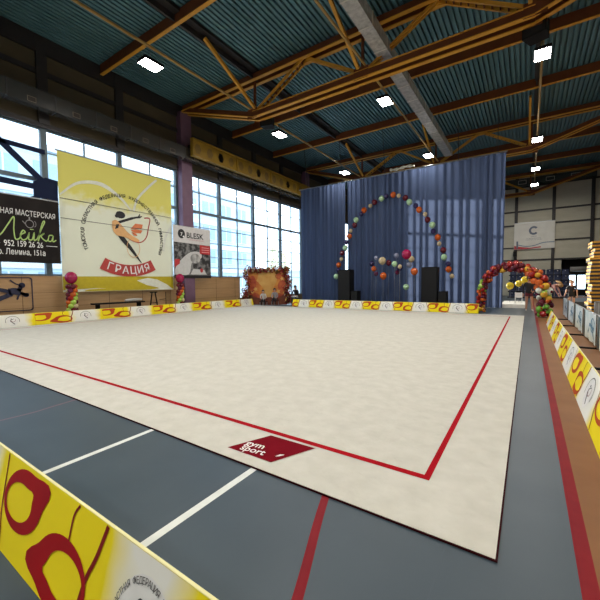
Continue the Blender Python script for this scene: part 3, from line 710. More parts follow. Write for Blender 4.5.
b.line(ell(2.98, 1.54, .15, .13, 0, 2 * PI, 16), .025, f1, m_sign_grey); b.line([(2.85, 1.5), (2.72, 1.62)], .03, f1, m_sign_grey); b.line([(2.98, 1.68), (2.98, 1.78)], .05, f1, m_sign_grey); b.line(ell(3.14, 1.55, .08, .1, -1.3, 1.3, 8), .02, f1, m_sign_grey)
b.build('sheet', T)
b = MB(); b.bar((-.02, 0, 2.34), (-.02, 4.0, 2.34), .04, .04, m_steel); b.build('top_rail', T)
b = MB()
for y in (.4, 2.1, 3.7): b.bar((-.02, y, 2.34), (-.12, y, 2.42), .02, .02, m_darksteel)
b.build('hook', T)

# shop poster with black and white picture
T = thing('advert_poster', 'white poster with black lettering over a grey photo print, beside the mauve pillar', 'poster', (-14.925, 10.92, 1.68))
PW, PH = 2.42, 2.68
b = MB(); b.box(-.012, 0, 0, PW, 0, PH, mat('white poster paper', (.66, .64, .64), .5)); f1 = lambda u, v: (.003, u, v); f2 = lambda u, v: (.005, u, v)
m_g1 = mat('dark grey photo print', (.022, .022, .024), .5, c2=(.22, .22, .22), scale=4, detail=6, sharp=(.45, .62)); m_g2 = mat('mid grey photo print', (.22, .22, .22), .5, c2=(.55, .55, .55), scale=2.5, sharp=(.4, .6)); m_g3 = mat('light grey photo print', (.6, .6, .6), .5)
b.flat(ell(.50, 2.28, .22, .24, 0, 2 * PI, 20), f1, m_print_black); b.text('7', .26, lambda x, y: (.005, .50 + x, 2.17 + y), m_print_white, align='CENTER', bold=.01); b.flat(ell(.62, 2.15, .05, .05, 0, 2 * PI, 8), f2, m_print_white)
b.text('BLESK', .40, lambda x, y: (.003, .80 + x * 1.05, 2.11 + y), m_print_black, bold=.022)
b.text('СТУДИЯ МАНИКЮРА', .10, lambda x, y: (.003, .95 + x, 1.99 + y), mat('soft red lettering', (.5, .2, .2), .5))
b.flat([(0.02, .18), (PW - .02, .18), (PW - .02, 1.80), (.02, 1.84)], f1, m_g1)
b.flat(smooth_path([(.05, .2), (.1, .55), (.5, 1.0), (1.0, 1.35), (1.55, 1.42), (1.8, 1.2), (1.5, .9), (1.1, .8), (.9, .2), (.05, .2)], 4)[:-1], f2, m_g3)
b.flat(ell(1.35, 1.05, .33, .26, 0, 2 * PI, 16), lambda u, v: (.006, u, v), m_g2); b.flat([(1.0, .2), (2.1, .2), (1.95, .45), (1.2, .5)], f2, m_g3)
m_rb = mat('red poster box', (.5, .03, .035), .5)
b.flat([(1.66, 1.32), (PW - .02, 1.30), (PW - .02, 1.78), (1.66, 1.79)], lambda u, v: (.007, u, v), m_rb); b.flat([(.05, .55), (.36, .75), (.36, .98), (.05, .95)], lambda u, v: (.007, u, v), m_rb)
for v in (1.66, 1.54, 1.42): b.line([(1.78, v), (2.3, v)], .035, lambda u, q: (.009, u, q), mat('pink lettering', (.75, .4, .4), .5))
b.flat([(0.0, 0.0), (PW, 0.0), (PW, .17), (0, .17)], f1, m_print_black); b.flat(ell(1.75, .42, .1, .12, 0, 2 * PI, 10), lambda u, v: (.007, u, v), m_rb)
b.build('sheet', T)
b = MB(); b.bar((-.03, 0, PH), (-.03, PW, PH), .03, .04, m_steel); b.build('top_rail', T)

# plaque with running gymnast silhouette
T = thing('silhouette_sign', 'framed navy silhouette of a leaping gymnast on the plywood wall', 'sign', (XL + .03, 2.9, .46))
b = MB(); SW, SH = 2.16, 1.22; r = .09
outl = []
for cx, cy, a in ((SW - r, SH - r, 0), (r, SH - r, PI / 2), (r, r, PI), (SW - r, r, 1.5 * PI)):
    outl += [(cx + r * math.cos(a + k * PI / 8), cy + r * math.sin(a + k * PI / 8)) for k in range(5)]
inn = [(SW / 2 + (x - SW / 2) * (1 - .07 / SW * 2 * .5), SH / 2 + (y - SH / 2) * (1 - .07 / SH)) for x, y in outl]
m_sil = mat('navy silhouette print', (.012, .014, .05), .5)
b.strip(outl, inn, lambda u, v: (.004, u, v), m_sil, closed=True)
fs = lambda u, v: (.006, u, v)
fs = lambda u, v: (.006, u + .12, v)
def sl(pts, w): b.line(smooth_path(pts, 5), w, fs, m_sil)
sl([(1.33, .70), (1.5, .72), (1.68, .68)], .24); sl([(1.66, .66), (1.80, .60)], .1)
b.flat(ell(1.72, .93, .10, .1, 0, 2 * PI, 12), fs, m_sil); sl([(1.6, .72), (1.7, .9)], .13)
sl([(1.70, .92), (1.55, .98), (1.38, 1.12)], .045); sl([(1.66, .66), (1.90, .56)], .1); b.flat(ell(1.83, .58, .1, .08, 0, 2 * PI, 10), fs, m_sil); sl([(1.62, .58), (1.56, .42)], .06)
sl([(1.38, .70), (1.1, .78), (.8, .86), (.5, .95)], .13); sl([(1.42, .62), (1.1, .48), (.92, .34), (1.0, .12)], .15); sl([(1.0, .45), (.7, .30), (.5, .2)], .1)
b.build('panel', T)

# ================================================================== CURTAINS
def curtain(x0, x1, y, z1, phase, label, seed):
    rnd = random.Random(seed); b = MB(); n = int((x1 - x0) / 0.035); rows = [z1, z1 - .25, z1 - 2, z1 - 4, z1 - 6, 0.02]
    ph = phase; xs = []; ph_l = []
    for i in range(n + 1):
        xs.append(x0 + (x1 - x0) * i / n); ph += 0.035 * 2 * PI / (0.26 + 0.16 * (0.5 + 0.5 * math.sin(i * .021 + seed)) + 0.05 * math.sin(i * .13)); ph_l.append(ph)
    V = []
    for r_, z in enumerate(rows):
        am = [0.035, 0.06, 0.075, 0.085, 0.09, 0.10][r_]
        for i in range(n + 1):
            w = math.sin(ph_l[i] + r_ * .12 * math.sin(i * .05)); w2 = math.sin(ph_l[i] * .37 + r_ * .3)
            V.append((xs[i] + .03 * w2, y + am * w + .03 * w2, z))
    Fc = [(r_ * (n + 1) + i, r_ * (n + 1) + i + 1, (r_ + 1) * (n + 1) + i + 1, (r_ + 1) * (n + 1) + i) for r_ in range(len(rows) - 1) for i in range(n)]
    b.raw(V, Fc, m_curtain, True)
    return tag(b.build('stage_curtain'), label, 'curtain', 'blue curtains')
CY, CZT = 20.0, 7.72
curtain(-13.25, -9.82, CY, CZT, 0.3, 'blue pleated curtain, the narrower one left of the gap beside the windows', 3)
curtain(-9.72, -1.06, CY, CZT, 1.1, 'wide blue pleated curtain behind the balloon garland and loudspeakers', 11)
T = thing('curtain_rail', 'steel pipe rail the blue curtains hang from', 'rail', (0, CY - .02, CZT + .03))
b = MB(); b.tube([(-13.3, 0, 0), (-1.0, 0, 0)], .03, m_steel, 8); b.build('pipe', T)
for x in (-12.6, -10, -7.2, -3.2, -1.4):
    b = MB(); b.bar((x, 0, 0), (x, -0.45, 10.2 - CZT - .03), .025, .025, m_darksteel); b.build('drop_rod', T)
b = MB(); pts = smooth_path([(-6.9, 19.98, 7.93), (-6.5, 19.98, 7.90), (-6.0, 19.98, 7.95), (-5.5, 19.98, 7.92)], 4); b.tube(pts, [.07 + .03 * math.sin(k * 2.1) for k in range(len(pts))], mat('pale bundled cloth', (.75, .72, .62), .8, c2=(.45, .4, .3), scale=9), 8)
tag(b.build('cloth_bundle'), 'pale rolled cloth tied along the top of the wide blue curtain', 'cloth')

# ================================================================== BALLOONS
BC = {'magenta': (.36, .008, .075), 'maroon': (.11, .005, .014), 'red': (.33, .012, .010), 'orange': (.55, .10, .012), 'yellow': (.72, .55, .03), 'amber': (.66, .36, .03), 'lime': (.40, .60, .09), 'pale green': (.42, .64, .38), 'navy': (.03, .02, .09), 'cream': (.58, .46, .28), 'lavender': (.26, .27, .38), 'plum': (.10, .008, .04), 'green': (.16, .38, .04), 'white': (.75, .78, .7)}
BM = {k: mat(k + ' balloon latex', c, 0.22, spec=0.5, scale=4) for k, c in BC.items()}
_bmesh = {}
def balloon(color, c, r, parent, name='balloon', rot=None):
    if color not in _bmesh:
        b = MB(); b.ball((0, 0, 0), 1, BM[color], 14, 9, (1, 1, 1.08)); b.tube([(0, 0, -1.05), (0, 0, -1.16)], [.05, .12], BM[color], 6)
        o = b.build(name, parent); _bmesh[color] = o.data
        for v in o.data.vertices:
            if v.co.z < 0 and v.co.z > -1.04: v.co.x *= 1 + .10 * v.co.z; v.co.y *= 1 + .10 * v.co.z
    else:
        o = bpy.data.objects.new(name, _bmesh[color]); COL.objects.link(o); o.parent = parent
    o.location = c; o.scale = (r, r, r)
    if rot: o.rotation_euler = rot
    return o
# columns
for y, nm in ((6.12, 'left of the huge banner foot'), (11.08, 'right of the huge banner, below the white poster')):
    T = thing('balloon_column', 'spiral balloon column with a magenta top balloon, ' + nm, 'balloons', (-14.70, y, 0), group='balloon columns')
    b = MB(); b.tube([(0, 0, 0.0), (0, 0, 1.45)], .02, m_string, 6); b.tube([(0, 0, 0), (0, 0, .03)], .2, m_steel, 16); b.build('pole', T)
    cols = ['maroon', 'orange', 'lime', 'red', 'cream']
    for l in range(9):
        for k in range(4):
            a = k * PI / 2 + l * PI / 4
            balloon([['maroon', 'plum'], ['orange', 'orange', 'red'], ['lime'], ['maroon', 'cream']][k][l % (2, 3, 1, 2)[k]], (.10 * math.cos(a), .10 * math.sin(a), .12 + l * .15), .105, T, rot=(0, PI / 2, a))
    balloon('magenta', (0, 0, 1.66), .22, T)
# garland arch on the curtain
T = thing('balloon_garland', 'arched string of single balloons hung across the wide blue curtain', 'balloons', (0, 19.70, 0))
gp = [(-10.29, 1.75), (-10.22, 2.05), (-10.07, 2.61), (-9.86, 3.23), (-9.58, 3.85), (-9.37, 4.4), (-9.1, 4.85), (-8.8, 5.35), (-8.45, 5.68), (-8.0, 5.97), (-7.5, 6.22), (-7.0, 6.38), (-6.5, 6.38), (-6.0, 6.16), (-5.5, 5.72), (-5.1, 5.36), (-4.8, 5.0), (-4.5, 4.5), (-4.3, 4.0), (-4.0, 3.35), (-3.75, 2.6), (-3.5, 1.9), (-3.43, 1.55)]
path = smooth_path(gp, 10); seq = ['pale green', 'navy', 'orange', 'cream', 'maroon']
b = MB(); b.tube([(x, .1, z) for x, z in path[::4]], .008, m_string, 5); b.build('string', T)
acc = 0; k = 0; last = path[0]
for p in path:
    acc += math.hypot(p[0] - last[0], p[1] - last[1]); last = p
    if acc >= k * .375:
        c = seq[k % 5]; balloon(c, (p[0] + (.04 if k % 2 else -.04), 0, p[1]), {'pale green': .165, 'orange': .165, 'navy': .14, 'cream': .12, 'maroon': .16}[c], T); k += 1
# balloons on sticks before the curtain
st = [(-7.37, 2.77, .13, 'lavender', 'small pale balloon highest at the left of the stick balloons'), (-7.62, 2.45, .17, 'navy', 'navy balloon at the far left of the stick balloons'), (-7.5, 2.15, .17, 'orange', 'orange balloon under the navy one at far left'), (-7.38, 1.85, .15, 'plum', 'plum balloon lowest of the left bunch'),
      (-7.0, 2.58, .24, 'cream', 'large cream balloon in the left bunch'), (-6.93, 1.72, .22, 'orange', 'big orange balloon hanging low between the bunches'), (-6.62, 2.45, .18, 'maroon', 'maroon balloon beside the large cream one'), (-6.28, 2.38, .18, 'pale green', 'pale green balloon in the middle bunch'),
      (-6.18, 2.84, .17, 'lavender', 'pale lavender balloon topping the middle bunch'), (-6.0, 2.16, .2, 'navy', 'dark balloon right in the middle bunch'), (-5.98, 2.22, .13, 'cream', 'small cream balloon before the dark one'), (-6.12, 1.9, .14, 'plum', 'small dark plum balloon lowest of the middle bunch'),
      (-5.62, 2.88, .30, 'magenta', 'largest bright pink balloon topping the right bunch'), (-5.35, 2.6, .19, 'cream', 'cream balloon touching the big pink one'), (-5.46, 2.3, .17, 'lavender', 'clear lavender balloon below the big pink one'), (-5.19, 1.93, .22, 'orange', 'orange balloon on a white stick right of the others'),
      (-5.63, 1.09, .18, 'pale green', 'pale green balloon lowest of all on a short stick')]
for i, (x, z, r, c, lab) in enumerate(st):
    yy = 17.75 + (i * 3 % 5) * .34; x *= yy / 19; z = 1.4 + (z - 1.4) * yy / 19; r *= yy / 19 * .88
    T = thing('stick_balloon', lab + ', before the blue curtain', 'balloon', (x, yy, 0), group='balloons on sticks')
    balloon(c, (0, 0, z), r, T)
    b = MB(); b.tube([(0, 0, 0), (0, 0, z - r)], .006, m_string if i != 15 else m_steel, 5); b.build('stick', T)
    b = MB(); b.tube([(0, 0, 0), (0, 0, .04)], .07, m_steel, 12); b.build('foot', T)
# entrance balloon arch
A0, A1 = Vector((-1.78, 17.15, 0)), Vector((0.54, 15.7, 0))
T = thing('balloon_arch', 'thick organic balloon arch in reds, orange and lime over the carpet entrance', 'balloons', (0, 0, 0))
rnd = random.Random(5)
def arch_pt(t):
    s = .5 - .5 * math.cos(PI * t) ; s = s * .98 + .01
    return A0.lerp(A1, s) + Vector((0, 0, 1.97 * math.sin(PI * t) ** .56))
sp_ = MB(); sp_.tube([arch_pt(k / 30) + Vector((0, 0, 0.02)) for k in range(31)], .02, m_string, 6); sp_.build('frame', T)
_al = [0.0]
for k in range(400): _al.append(_al[-1] + (arch_pt((k + 1) / 400) - arch_pt(k / 400)).length)
def by_len(f):
    d = f * _al[-1]; k = max(i for i in range(400) if _al[i] <= d + 1e-9); return (k + (d - _al[k]) / max(1e-9, _al[k + 1] - _al[k])) / 400
def arch_color(t, ang):
    t = _al[int(min(399, t * 400))] / _al[-1]
    if t < .07: return rnd.choice(['amber', 'orange', 'amber', 'maroon'])
    if .17 < t < .27 and math.sin(ang) > -.2: return rnd.choice(['lime', 'green', 'lime'])
    if .80 < t < .875 and rnd.random() < .65: return rnd.choice(['white', 'lime', 'lime', 'amber'])
    if t > .92 and rnd.random() < .4: return 'green'
    if .64 < t < .80: return rnd.choice(['orange', 'red', 'orange', 'red', 'maroon', 'amber', 'maroon'])
    return rnd.choice(['maroon', 'maroon', 'red', 'plum', 'red', 'maroon', 'orange', 'amber' if t < .7 else 'maroon'])
N = 100
n1 = Vector((.54, .84, 0))
def arch_spot(t, a):
    p = arch_pt(t); tan = (arch_pt(min(1, t + .01)) - arch_pt(max(0, t - .01))).normalized(); n2 = tan.cross(n1).normalized(); w = .17 if t > .75 else .12
    return p - n1 * math.cos(a) * w + n2 * math.sin(a) * w
for k in range(N):
    t = by_len((k + .5) / N); a = k * 2.4; rr = rnd.choice([.08, .09, .10, .11, .12]) * (1.1 if t > .8 else 1)
    q = arch_spot(t, a); q.z = max(q.z, rr * 1.15)
    balloon(arch_color(t, a), q, rr, T, rot=(rnd.uniform(-1, 1), rnd.uniform(-1, 1), 0))
b = MB()
for k in range(150):
    t = by_len(rnd.random() * .998); a = rnd.uniform(0, 2 * PI); rr = rnd.uniform(.045, .07); q = arch_spot(t, a) * 1.0; q += (q - arch_pt(t)) * .35; q.z = max(q.z, rr)
    b.ball(q, rr, BM[arch_color(t, a)], 8, 6)
fo = b.build('small_balloons', T); fo['kind'] = 'stuff'

# ================================================================== PHOTO WALL IN THE CORNER
T = thing('photo_backdrop', 'orange autumn photo wall framed with leaf garland in the window corner', 'backdrop', (-13.72, 16.85, 0), math.atan2(1.4, 2.5))
m_aut = mat('orange autumn print', (.42, .085, .014), .6, c2=(.56, .22, .03), scale=1.9, detail=3, sharp=(.35, .65))
m_aut2 = mat('red autumn print', (.30, .03, .012), .6, c2=(.46, .10, .02), scale=3, sharp=(.4, .6)); m_glowp = mat('golden centre print', (.60, .36, .10), .6, c2=(.48, .22, .04), scale=2)
b = MB(); b.box(-1.25, 1.25, 0, .05, .02, 2.2, m_aut)
fp = lambda off: (lambda u, v: (u, -off, v))
b.flat(smooth_path([(-.55, 2.0), (.45, 2.05), (.6, 1.5), (.35, 1.0), (.3, .3), (-.2, .3), (-.25, 1.0), (-.6, 1.5), (-.55, 2.0)], 4)[:-1], fp(.004), m_glowp)
for cx, cy, rx, ry in ((-.95, 1.35, .25, .5), (.95, 1.2, .28, .35), (-.85, .45, .38, .35), (.85, .4, .36, .3), (.8, 1.8, .3, .2)):
    b.flat(ell(cx, cy, rx, ry, 0, 2 * PI, 14), fp(.004), m_aut2)
for cx, cy, s in ((-.75, 1.0, .16), (.7, .85, .16), (-.95, .8, .13), (.95, 1.65, .14), (-.6, 1.55, .12)):
    b.flat([(cx + s * (1 if k % 2 else .5) * math.cos(k * PI / 5), cy + s * (1 if k % 2 else .5) * math.sin(k * PI / 5)) for k in range(10)], fp(.007), m_glowp)
b.flat(smooth_path([(-1.22, .04), (-1.22, .7), (-.8, .5), (-.4, .42), (.2, .5), (.7, .42), (1.22, .75), (1.22, .04), (-1.22, .04)], 3)[:-1], fp(.006), mat('dark maroon print', (.11, .02, .012), .6, c2=(.22, .06, .02), scale=4))
b.build('printed_panel', T)
b = MB()
for x in (-1.1, 1.1): b.bar((x, .07, 0), (x, .07, 2.2), .05, .05, m_steel); b.bar((x, .07, 1.4), (x, .75, 0), .04, .04, m_steel)
b.build('stand', T)
m_lfs = [mat('garland leaf ' + n_, c, .6) for n_, c in (('maroon', (.17, .01, .015)), ('red', (.36, .025, .015)), ('orange', (.55, .15, .02)), ('olive', (.16, .17, .03)), ('gold', (.6, .38, .08)), ('pale', (.62, .55, .42)))]
def leaves(b, pts, n, spread, seed):
    rn = random.Random(seed)
    for k in range(n):
        p = Vector(pts[rn.randrange(len(pts))]) + Vector((rn.gauss(0, spread), rn.gauss(-.06, spread * .6), rn.gauss(0, spread)))
        p.z = max(.1, p.z)
        u = Vector((rn.gauss(0, 1), rn.gauss(0, 1), rn.gauss(0, 1))).normalized(); w = u.cross(Vector((rn.gauss(0, 1), rn.gauss(0, 1), 1))).normalized(); s = rn.uniform(.06, .11)
        b.poly([p - u * s, p + w * s * .5, p + u * s, p - w * s * .5], rn.choices(m_lfs, (6, 4, 2, 2, 1, 1))[0])
top = [(-1.25 + 2.6 * k / 40, -.03, 2.2 + .04 * math.sin(k)) for k in range(41)]
lef = [(-1.28 - .08 * math.sin(k * .2), -.03, .1 + k * .05) for k in range(42)]; lo_l = [(-1.35 + .15 * math.sin(k), -.1, .1 + k * .035) for k in range(24)]
rig = [(1.3 + .10 * math.sin(k * .3), -.03, .1 + k * .05) for k in range(42)]
b = MB(); leaves(b, top, 620, .085, 1); b.build('leaf_garland', T)
b = MB(); leaves(b, lef, 340, .085, 2); leaves(b, lo_l, 240, .13, 4); b.build('leaf_garland', T)
b = MB(); leaves(b, rig, 640, .11, 3); b.build('leaf_garland', T)

# ================================================================== LOUDSPEAKERS BY THE CURTAIN
for x0, nm in ((-9.42, 'left'), (-4.62, 'right')):
    T = thing('tower_speaker', 'tall black loudspeaker standing before the curtain on the %s' % nm, 'speaker', (x0 + .42, 18.45, 0), group='tower loudspeakers')
    b = MB(); b.box(-.40, .36, -.3, .3, .02, 2.12, m_black); b.build('cabinet', T)
    b = MB(); b.box(-.36, .32, -.315, -.3, .1, 2.06, m_blackcloth); b.build('grille', T)
    for q in (-.3, .26):
        b = MB(); b.box(q - .05, q + .05, -.25, .25, 0, .02, m_black); b.build('foot', T)
    T = thing('subwoofer', 'small black speaker box at the right side of the %s tower loudspeaker' % nm, 'speaker', (x0 + 1.03, 18.45, 0), group='small speaker boxes')
    b = MB(); b.box(-.2, .2, -.25, .25, .0, .88, m_black); b.build('cabinet', T)
    b = MB(); b.box(-.17, .17, -.265, -.25, .06, .82, m_blackcloth); b.build('grille', T)

# ================================================================== THINGS BEHIND THE LEFT BARRIER
T = thing('trestle_stand', 'black A shaped trestle stand under the right side of the huge banner', 'stand', (-14.78, 9.65, 0))
for s in (-.16, .16):
    b = MB(); b.bar((0, s * .5, 1.0), (0, s * 1.5, 0), .035, .05, m_black); b.build('leg', T)
b = MB(); b.bar((0, -.18, 1.0), (0, .18, 1.0), .06, .05, m_black); b.bar((0, -.2, .5), (0, .2, .5), .03, .03, m_black); b.build('crossbar', T)
T = thing('hook_stand', 'black hooked floor stand right of the black trestle', 'stand', (-14.78, 10.3, 0))
b = MB(); b.tube([(0, 0, 0.02), (0, 0, 1.0)], .018, m_black, 6); b.build('post', T); b = MB(); b.tube([(0, 0, .66), (0, -.35, .64)], .015, m_black, 6); b.build('arm', T); b = MB(); b.tube([(0, 0, 0), (0, 0, .03)], .14, m_black, 12); b.build('foot', T)
T = thing('long_bench', 'low bench with dark top peeking over the barrier under the huge banner', 'bench', (-14.78, 7.9, 0))
b = MB(); b.box(-.17, .17, -1.0, 1.2, .56, .62, m_black); b.build('seat', T)
for y in (-.8, 1.0):
    b = MB(); b.box(-.14, .14, y - .03, y + .03, 0, .56, m_black); b.build('leg', T)
b = MB(); b.tube(smooth_path([(-14.78, 8.25, .67), (-14.78, 8.6, .70), (-14.78, 9.05, .69)], 5), [.03, .05, .06, .065, .065, .06, .06, .055, .05, .04, .03], mat('grey bag cloth', (.5, .5, .48), .8), 8)
tag(b.build('cloth_bag'), 'light grey cloth bag lying on the low dark bench', 'bag')

# ================================================================== RIGHT SIDE
# crowd fence with hanging banners
m_fb = mat('pale grey blue banner vinyl', (.88, .92, .95), .6, c2=(.66, .78, .86), scale=2.2, detail=4)
m_fbl = mat('blue wave print', (.13, .3, .48), .5); m_fbd = mat('dark slate banner strip', (.05, .09, .12), .5)
def fence():
    T = thing('crowd_fence', '', 'fence')
    L = 1.98; H = .70
    b = MB()
    for y in (0.03, L - .03): b.tube([(0, y, 0.03), (0, y, H)], .02, m_steel, 6)
    for z in (.08, H - .02): b.tube([(0, .03, z), (0, L - .03, z)], .018, m_steel, 6)
    for k in range(1, 12): b.tube([(0, k * L / 12, .08), (0, k * L / 12, H - .02)], .007, m_steel, 4)
    b.build('frame', T)
    b = MB(); f1 = lambda u, v: (-.024 - .012 * math.sin(u * 9), u, v); N = 14
    for i in range(N):
        u0, u1 = .10 + (L - .32) * i / N, .10 + (L - .32) * (i + 1) / N
        b.raw([f1(u0, .06), f1(u1, .06), f1(u1, .70), f1(u0, .70)], [(0, 1, 2, 3)], m_fb, True)
    f2 = lambda u, v: (-.028 - .012 * math.sin(u * 9), u, v)
    b.line(smooth_path([(.2, .55), (.5, .35), (.9, .42), (1.3, .2)], 5), .07, f2, m_fbl); b.line(smooth_path([(.35, .12), (.6, .25), (.7, .55)], 5), .05, f2, m_fbl)
    b.line(ell(.62, .42, .14, .15, 0, 2 * PI, 14), .03, f2, m_fbl)
    b.build('banner', T)
    b = MB(); b.box(-.03, -.022, L - .2, L - .06, .08, .68, m_fbd); b.build('dark_strip', T)
    for y in (.12, ):
        b = MB(); b.box(-.32, .3, y - .03, y + .03, 0, .03, m_black); b.build('foot', T)
    return T
Fz = fence()
for k in range(5):
    o = Fz if k == 0 else copy_tree(Fz)
    o.location = (1.17, 6.72 + 2.04 * k + .1, 0); o['group'] = 'crowd fences'
    o['label'] = 'low fence with pale blue banner right of the yellow barrier, %s from near end' % ordn[k]
o = copy_tree(Fz); o.location = (1.75, 14.2, 0); o.rotation_euler = (0, 0, -.55); o['group'] = 'crowd fences'; o['label'] = 'fence with pale banner set askew behind the fence row, before the yellow mats'
# yellow mat stacks
m_mat_y = mat('yellow mat vinyl', (.66, .34, .025), .5, c2=(.58, .28, .025), scale=3); m_mat_p = mat('pale yellow mat edge', (.60, .44, .16), .55); m_mat_d = mat('dark mat base', (.03, .026, .03), .7)
def gmat():
    T = thing('gym_mat', '', 'mat')
    b = MB(); b.box(-.72, .72, -.6, .6, .08, .15, m_mat_y); b.build('cover', T)
    b = MB(); b.box(-.71, .71, -.59, .59, 0, .08, m_mat_d); b.build('base', T)
    return T
G = gmat(); first = True
for sname, cx, cy, n, hgt in (('taller right', 3.0, 19.9, 20, .16), ('lower left', 2.62, 18.6, 15, .155)):
    for k in range(n):
        o = G if first else copy_tree(G); first = False
        o.location = (cx + rnd.uniform(-.06, .06), cy + rnd.uniform(-.03, .03), k * .152); o['group'] = 'stacked yellow gym mats'
        if sname[0] == 'l': o.scale = (.75, .95, 1.0)
        pos = 'at the bottom' if k == 0 else 'topmost' if k == n - 1 else '%d up from the floor' % (k + 1)
        o['label'] = 'yellow gym mat, %s in the %s stack at right edge' % (pos, sname)
# dark mat behind the fence
b = MB(); b.box(1.75, 3.4, 21.5, 26, 0, .32, mat('dark slate mat vinyl', (.045, .06, .075), .5))
tag(b.build('crash_mat'), 'dark slate crash mat on the floor behind the fences', 'mat')
# far banner on end wall
T = thing('sports_banner', 'white banner with a grey letter C and red blue stripe on the cream end wall', 'banner', (-1.18, 36.84, 4.16))
m_wban = mat('white banner cloth', (.62, .60, .54), .6, c2=(.55, .53, .47), scale=1.5)
b = MB(); b.box(0, 2.98, 0, .02, 0, 2.33, m_wban); f1 = lambda u, v: (u, -.004, v); f2 = lambda u, v: (u, -.007, v)
a_ = ell(1.46, 1.62, .36, .38, .7, 2 * PI - .7, 20); b_ = ell(1.46, 1.62, .2, .21, .7, 2 * PI - .7, 20); m_gc = mat('slate letter print', (.10, .12, .17), .5)
b.strip(a_, b_, f1, m_gc)
b.text('ТОМСК', .12, lambda x, y: (1.46 + x, -.004, 1.06 + y), m_gc, align='CENTER'); b.text('СПОРТИВНАЯ ШКОЛА', .10, lambda x, y: (1.46 + x, -.004, .9 + y), m_gc, align='CENTER'); b.text('ОЛИМПИЙСКОГО РЕЗЕРВА', .09, lambda x, y: (1.46 + x, -.004, .78 + y), m_gc, align='CENTER')
m_bs = mat('slate blue stripe', (.12, .2, .28), .5); m_rs = mat('banner red', (.42, .03, .04), .5)
b.line(smooth_path([(.3, .42), (.9, .26), (1.5, .30), (2.2, .52), (2.96, .52)], 6), .07, f2, m_bs); b.flat(clipb([(.02, .02), (.02, .36), (.5, .22), (1.2, .12), (2.0, .2), (2.0, .1), (1.2, .02)]), f1, m_rs); b.flat([(.18, .1), (.32, .1), (.32, .74), (.18, .74)], f2, m_gc)
b.build('sheet', T)
b = MB(); b.box(-.03, 3.01, -.02, .04, 2.33, 2.38, m_steel); b.build('top_rail', T)
b = MB(); b.box(-1.22, -.92, 36.55, 36.85, 3.55, 4.0, m_black); tag(b.build('wall_speaker'), 'small black speaker on the end wall below the left banner corner', 'speaker')
# air curtain above door
T = thing('air_heater', 'grey horizontal air heater drum above the far doorway', 'heater', (3.5, 36.6, 2.28))
b = MB(); b.tube([(-.62, 0, 0), (.6, 0, 0)], .2, mat('grey heater casing', (.2, .19, .18), .5), 16); b.build('drum', T)
b = MB(); b.box(-.5, -.44, .1, .36, .12, .2, m_black); b.box(.44, .5, .1, .36, .12, .2, m_black); b.build('bracket', T)
# folded tribune with dark blue seats
m_seat = mat('navy seat plastic', (.012, .022, .065), .4); m_seat2 = mat('black tribune steel', (.012, .012, .014), .6)
T = thing('folded_tribune', 'folded tribune with rows of dark navy seats before the cream end wall', 'tribune', (-1.4, 32.2, 0))
for r_ in range(5):
    b = MB(); b.box(0, 4.15, r_ * .42, r_ * .42 + .4, r_ * .44, r_ * .44 + .10, m_seat2); b.build('step', T)
sb = MB(); P_ = []
for i in range(7):
    a = -.5 + i / 6; P_.append(a)
V = []
for z, bow in ((0.10, .0), (.30, .03), (.44, .02), (.50, -.01)):
    for a in P_: V.append((a * .44 * (1 if z < .45 else .8), .10 + bow - .14 * (1 - 4 * a * a) * .3, z))
Fc = [(r_ * 7 + i, r_ * 7 + i + 1, r_ * 7 + 8 + i, r_ * 7 + 7 + i) for r_ in range(3) for i in range(6)]
sb.raw(V, Fc, m_seat, True); sb.raw([(x, y + .03, z) for x, y, z in V], [f[::-1] for f in Fc], m_seat, True)
sb.box(-.21, .21, -.25, .1, .10, .14, m_seat); sb.ball((0, .04, .38), .035, mat('white seat number', (.6, .6, .6), .5), 6, 4, (1, .4, 1))
seat0 = None
for r_ in range(5):
    for c_ in range(8):
        if seat0 is None: seat0 = sb.build('seat', T); o = seat0
        else: o = seat0.copy(); COL.objects.link(o)
        o.location = (.30 + c_ * .5, r_ * .42 + .28, r_ * .44)
# white podium mat and sign
T = thing('judge_platform', 'white low platform on the floor beyond the balloon arch', 'platform', (-.55, 21.3, 0))
b = MB(); b.box(-.62, .42, -1.1, 2.2, 0.02, .20, mat('white platform vinyl', (.78, .77, .72), .5)); b.build('top', T); b = MB(); b.box(-.58, .38, -1.2, 1.5, 0, .02, m_steel); b.build('base', T)
T = thing('score_table', 'white trestle table with dark opening on the platform beyond the arch', 'table', (-.42, 21.2, .2))
b = MB(); b.box(-.17, .17, -.2, .2, .52, .56, m_print_white); b.build('tabletop', T)
for sx in (-.15, .15):
    for sy in (-.17, .17):
        b = MB(); b.box(sx - .015, sx + .015, sy - .015, sy + .015, 0, .52, m_print_white); b.build('leg', T)
b = MB(); b.box(-.14, .14, -.19, -.17, .3, .52, m_print_white); b.build('front_panel', T)
b = MB(); b.box(-.42 - .1, -.42 + .1, 21.1, 21.3, .76, .86, m_black); tag(b.build('score_display'), 'small black display box on the white table beyond the arch', 'display')
for yb, (x, z, r, nm) in zip((22.2, 22.7, 23.2), ((-.85, 1.1, .19, 'leftmost and lowest'), (-.46, 1.22, .17, 'middle one'), (-.18, 1.4, .2, 'rightmost and highest'))):
    T = thing('float_balloon', 'yellow balloon on a string seen through the balloon arch, ' + nm, 'balloon', (x, yb, .2), group='yellow balloons beyond the arch')
    balloon('yellow', (0, 0, z - .2), r, T)
    b = MB(); b.tube([(0, 0, 0), (.02, 0, (z - .2 - r) * .5), (0, 0, z - .2 - r)], .008, m_string, 5); b.build('string', T)

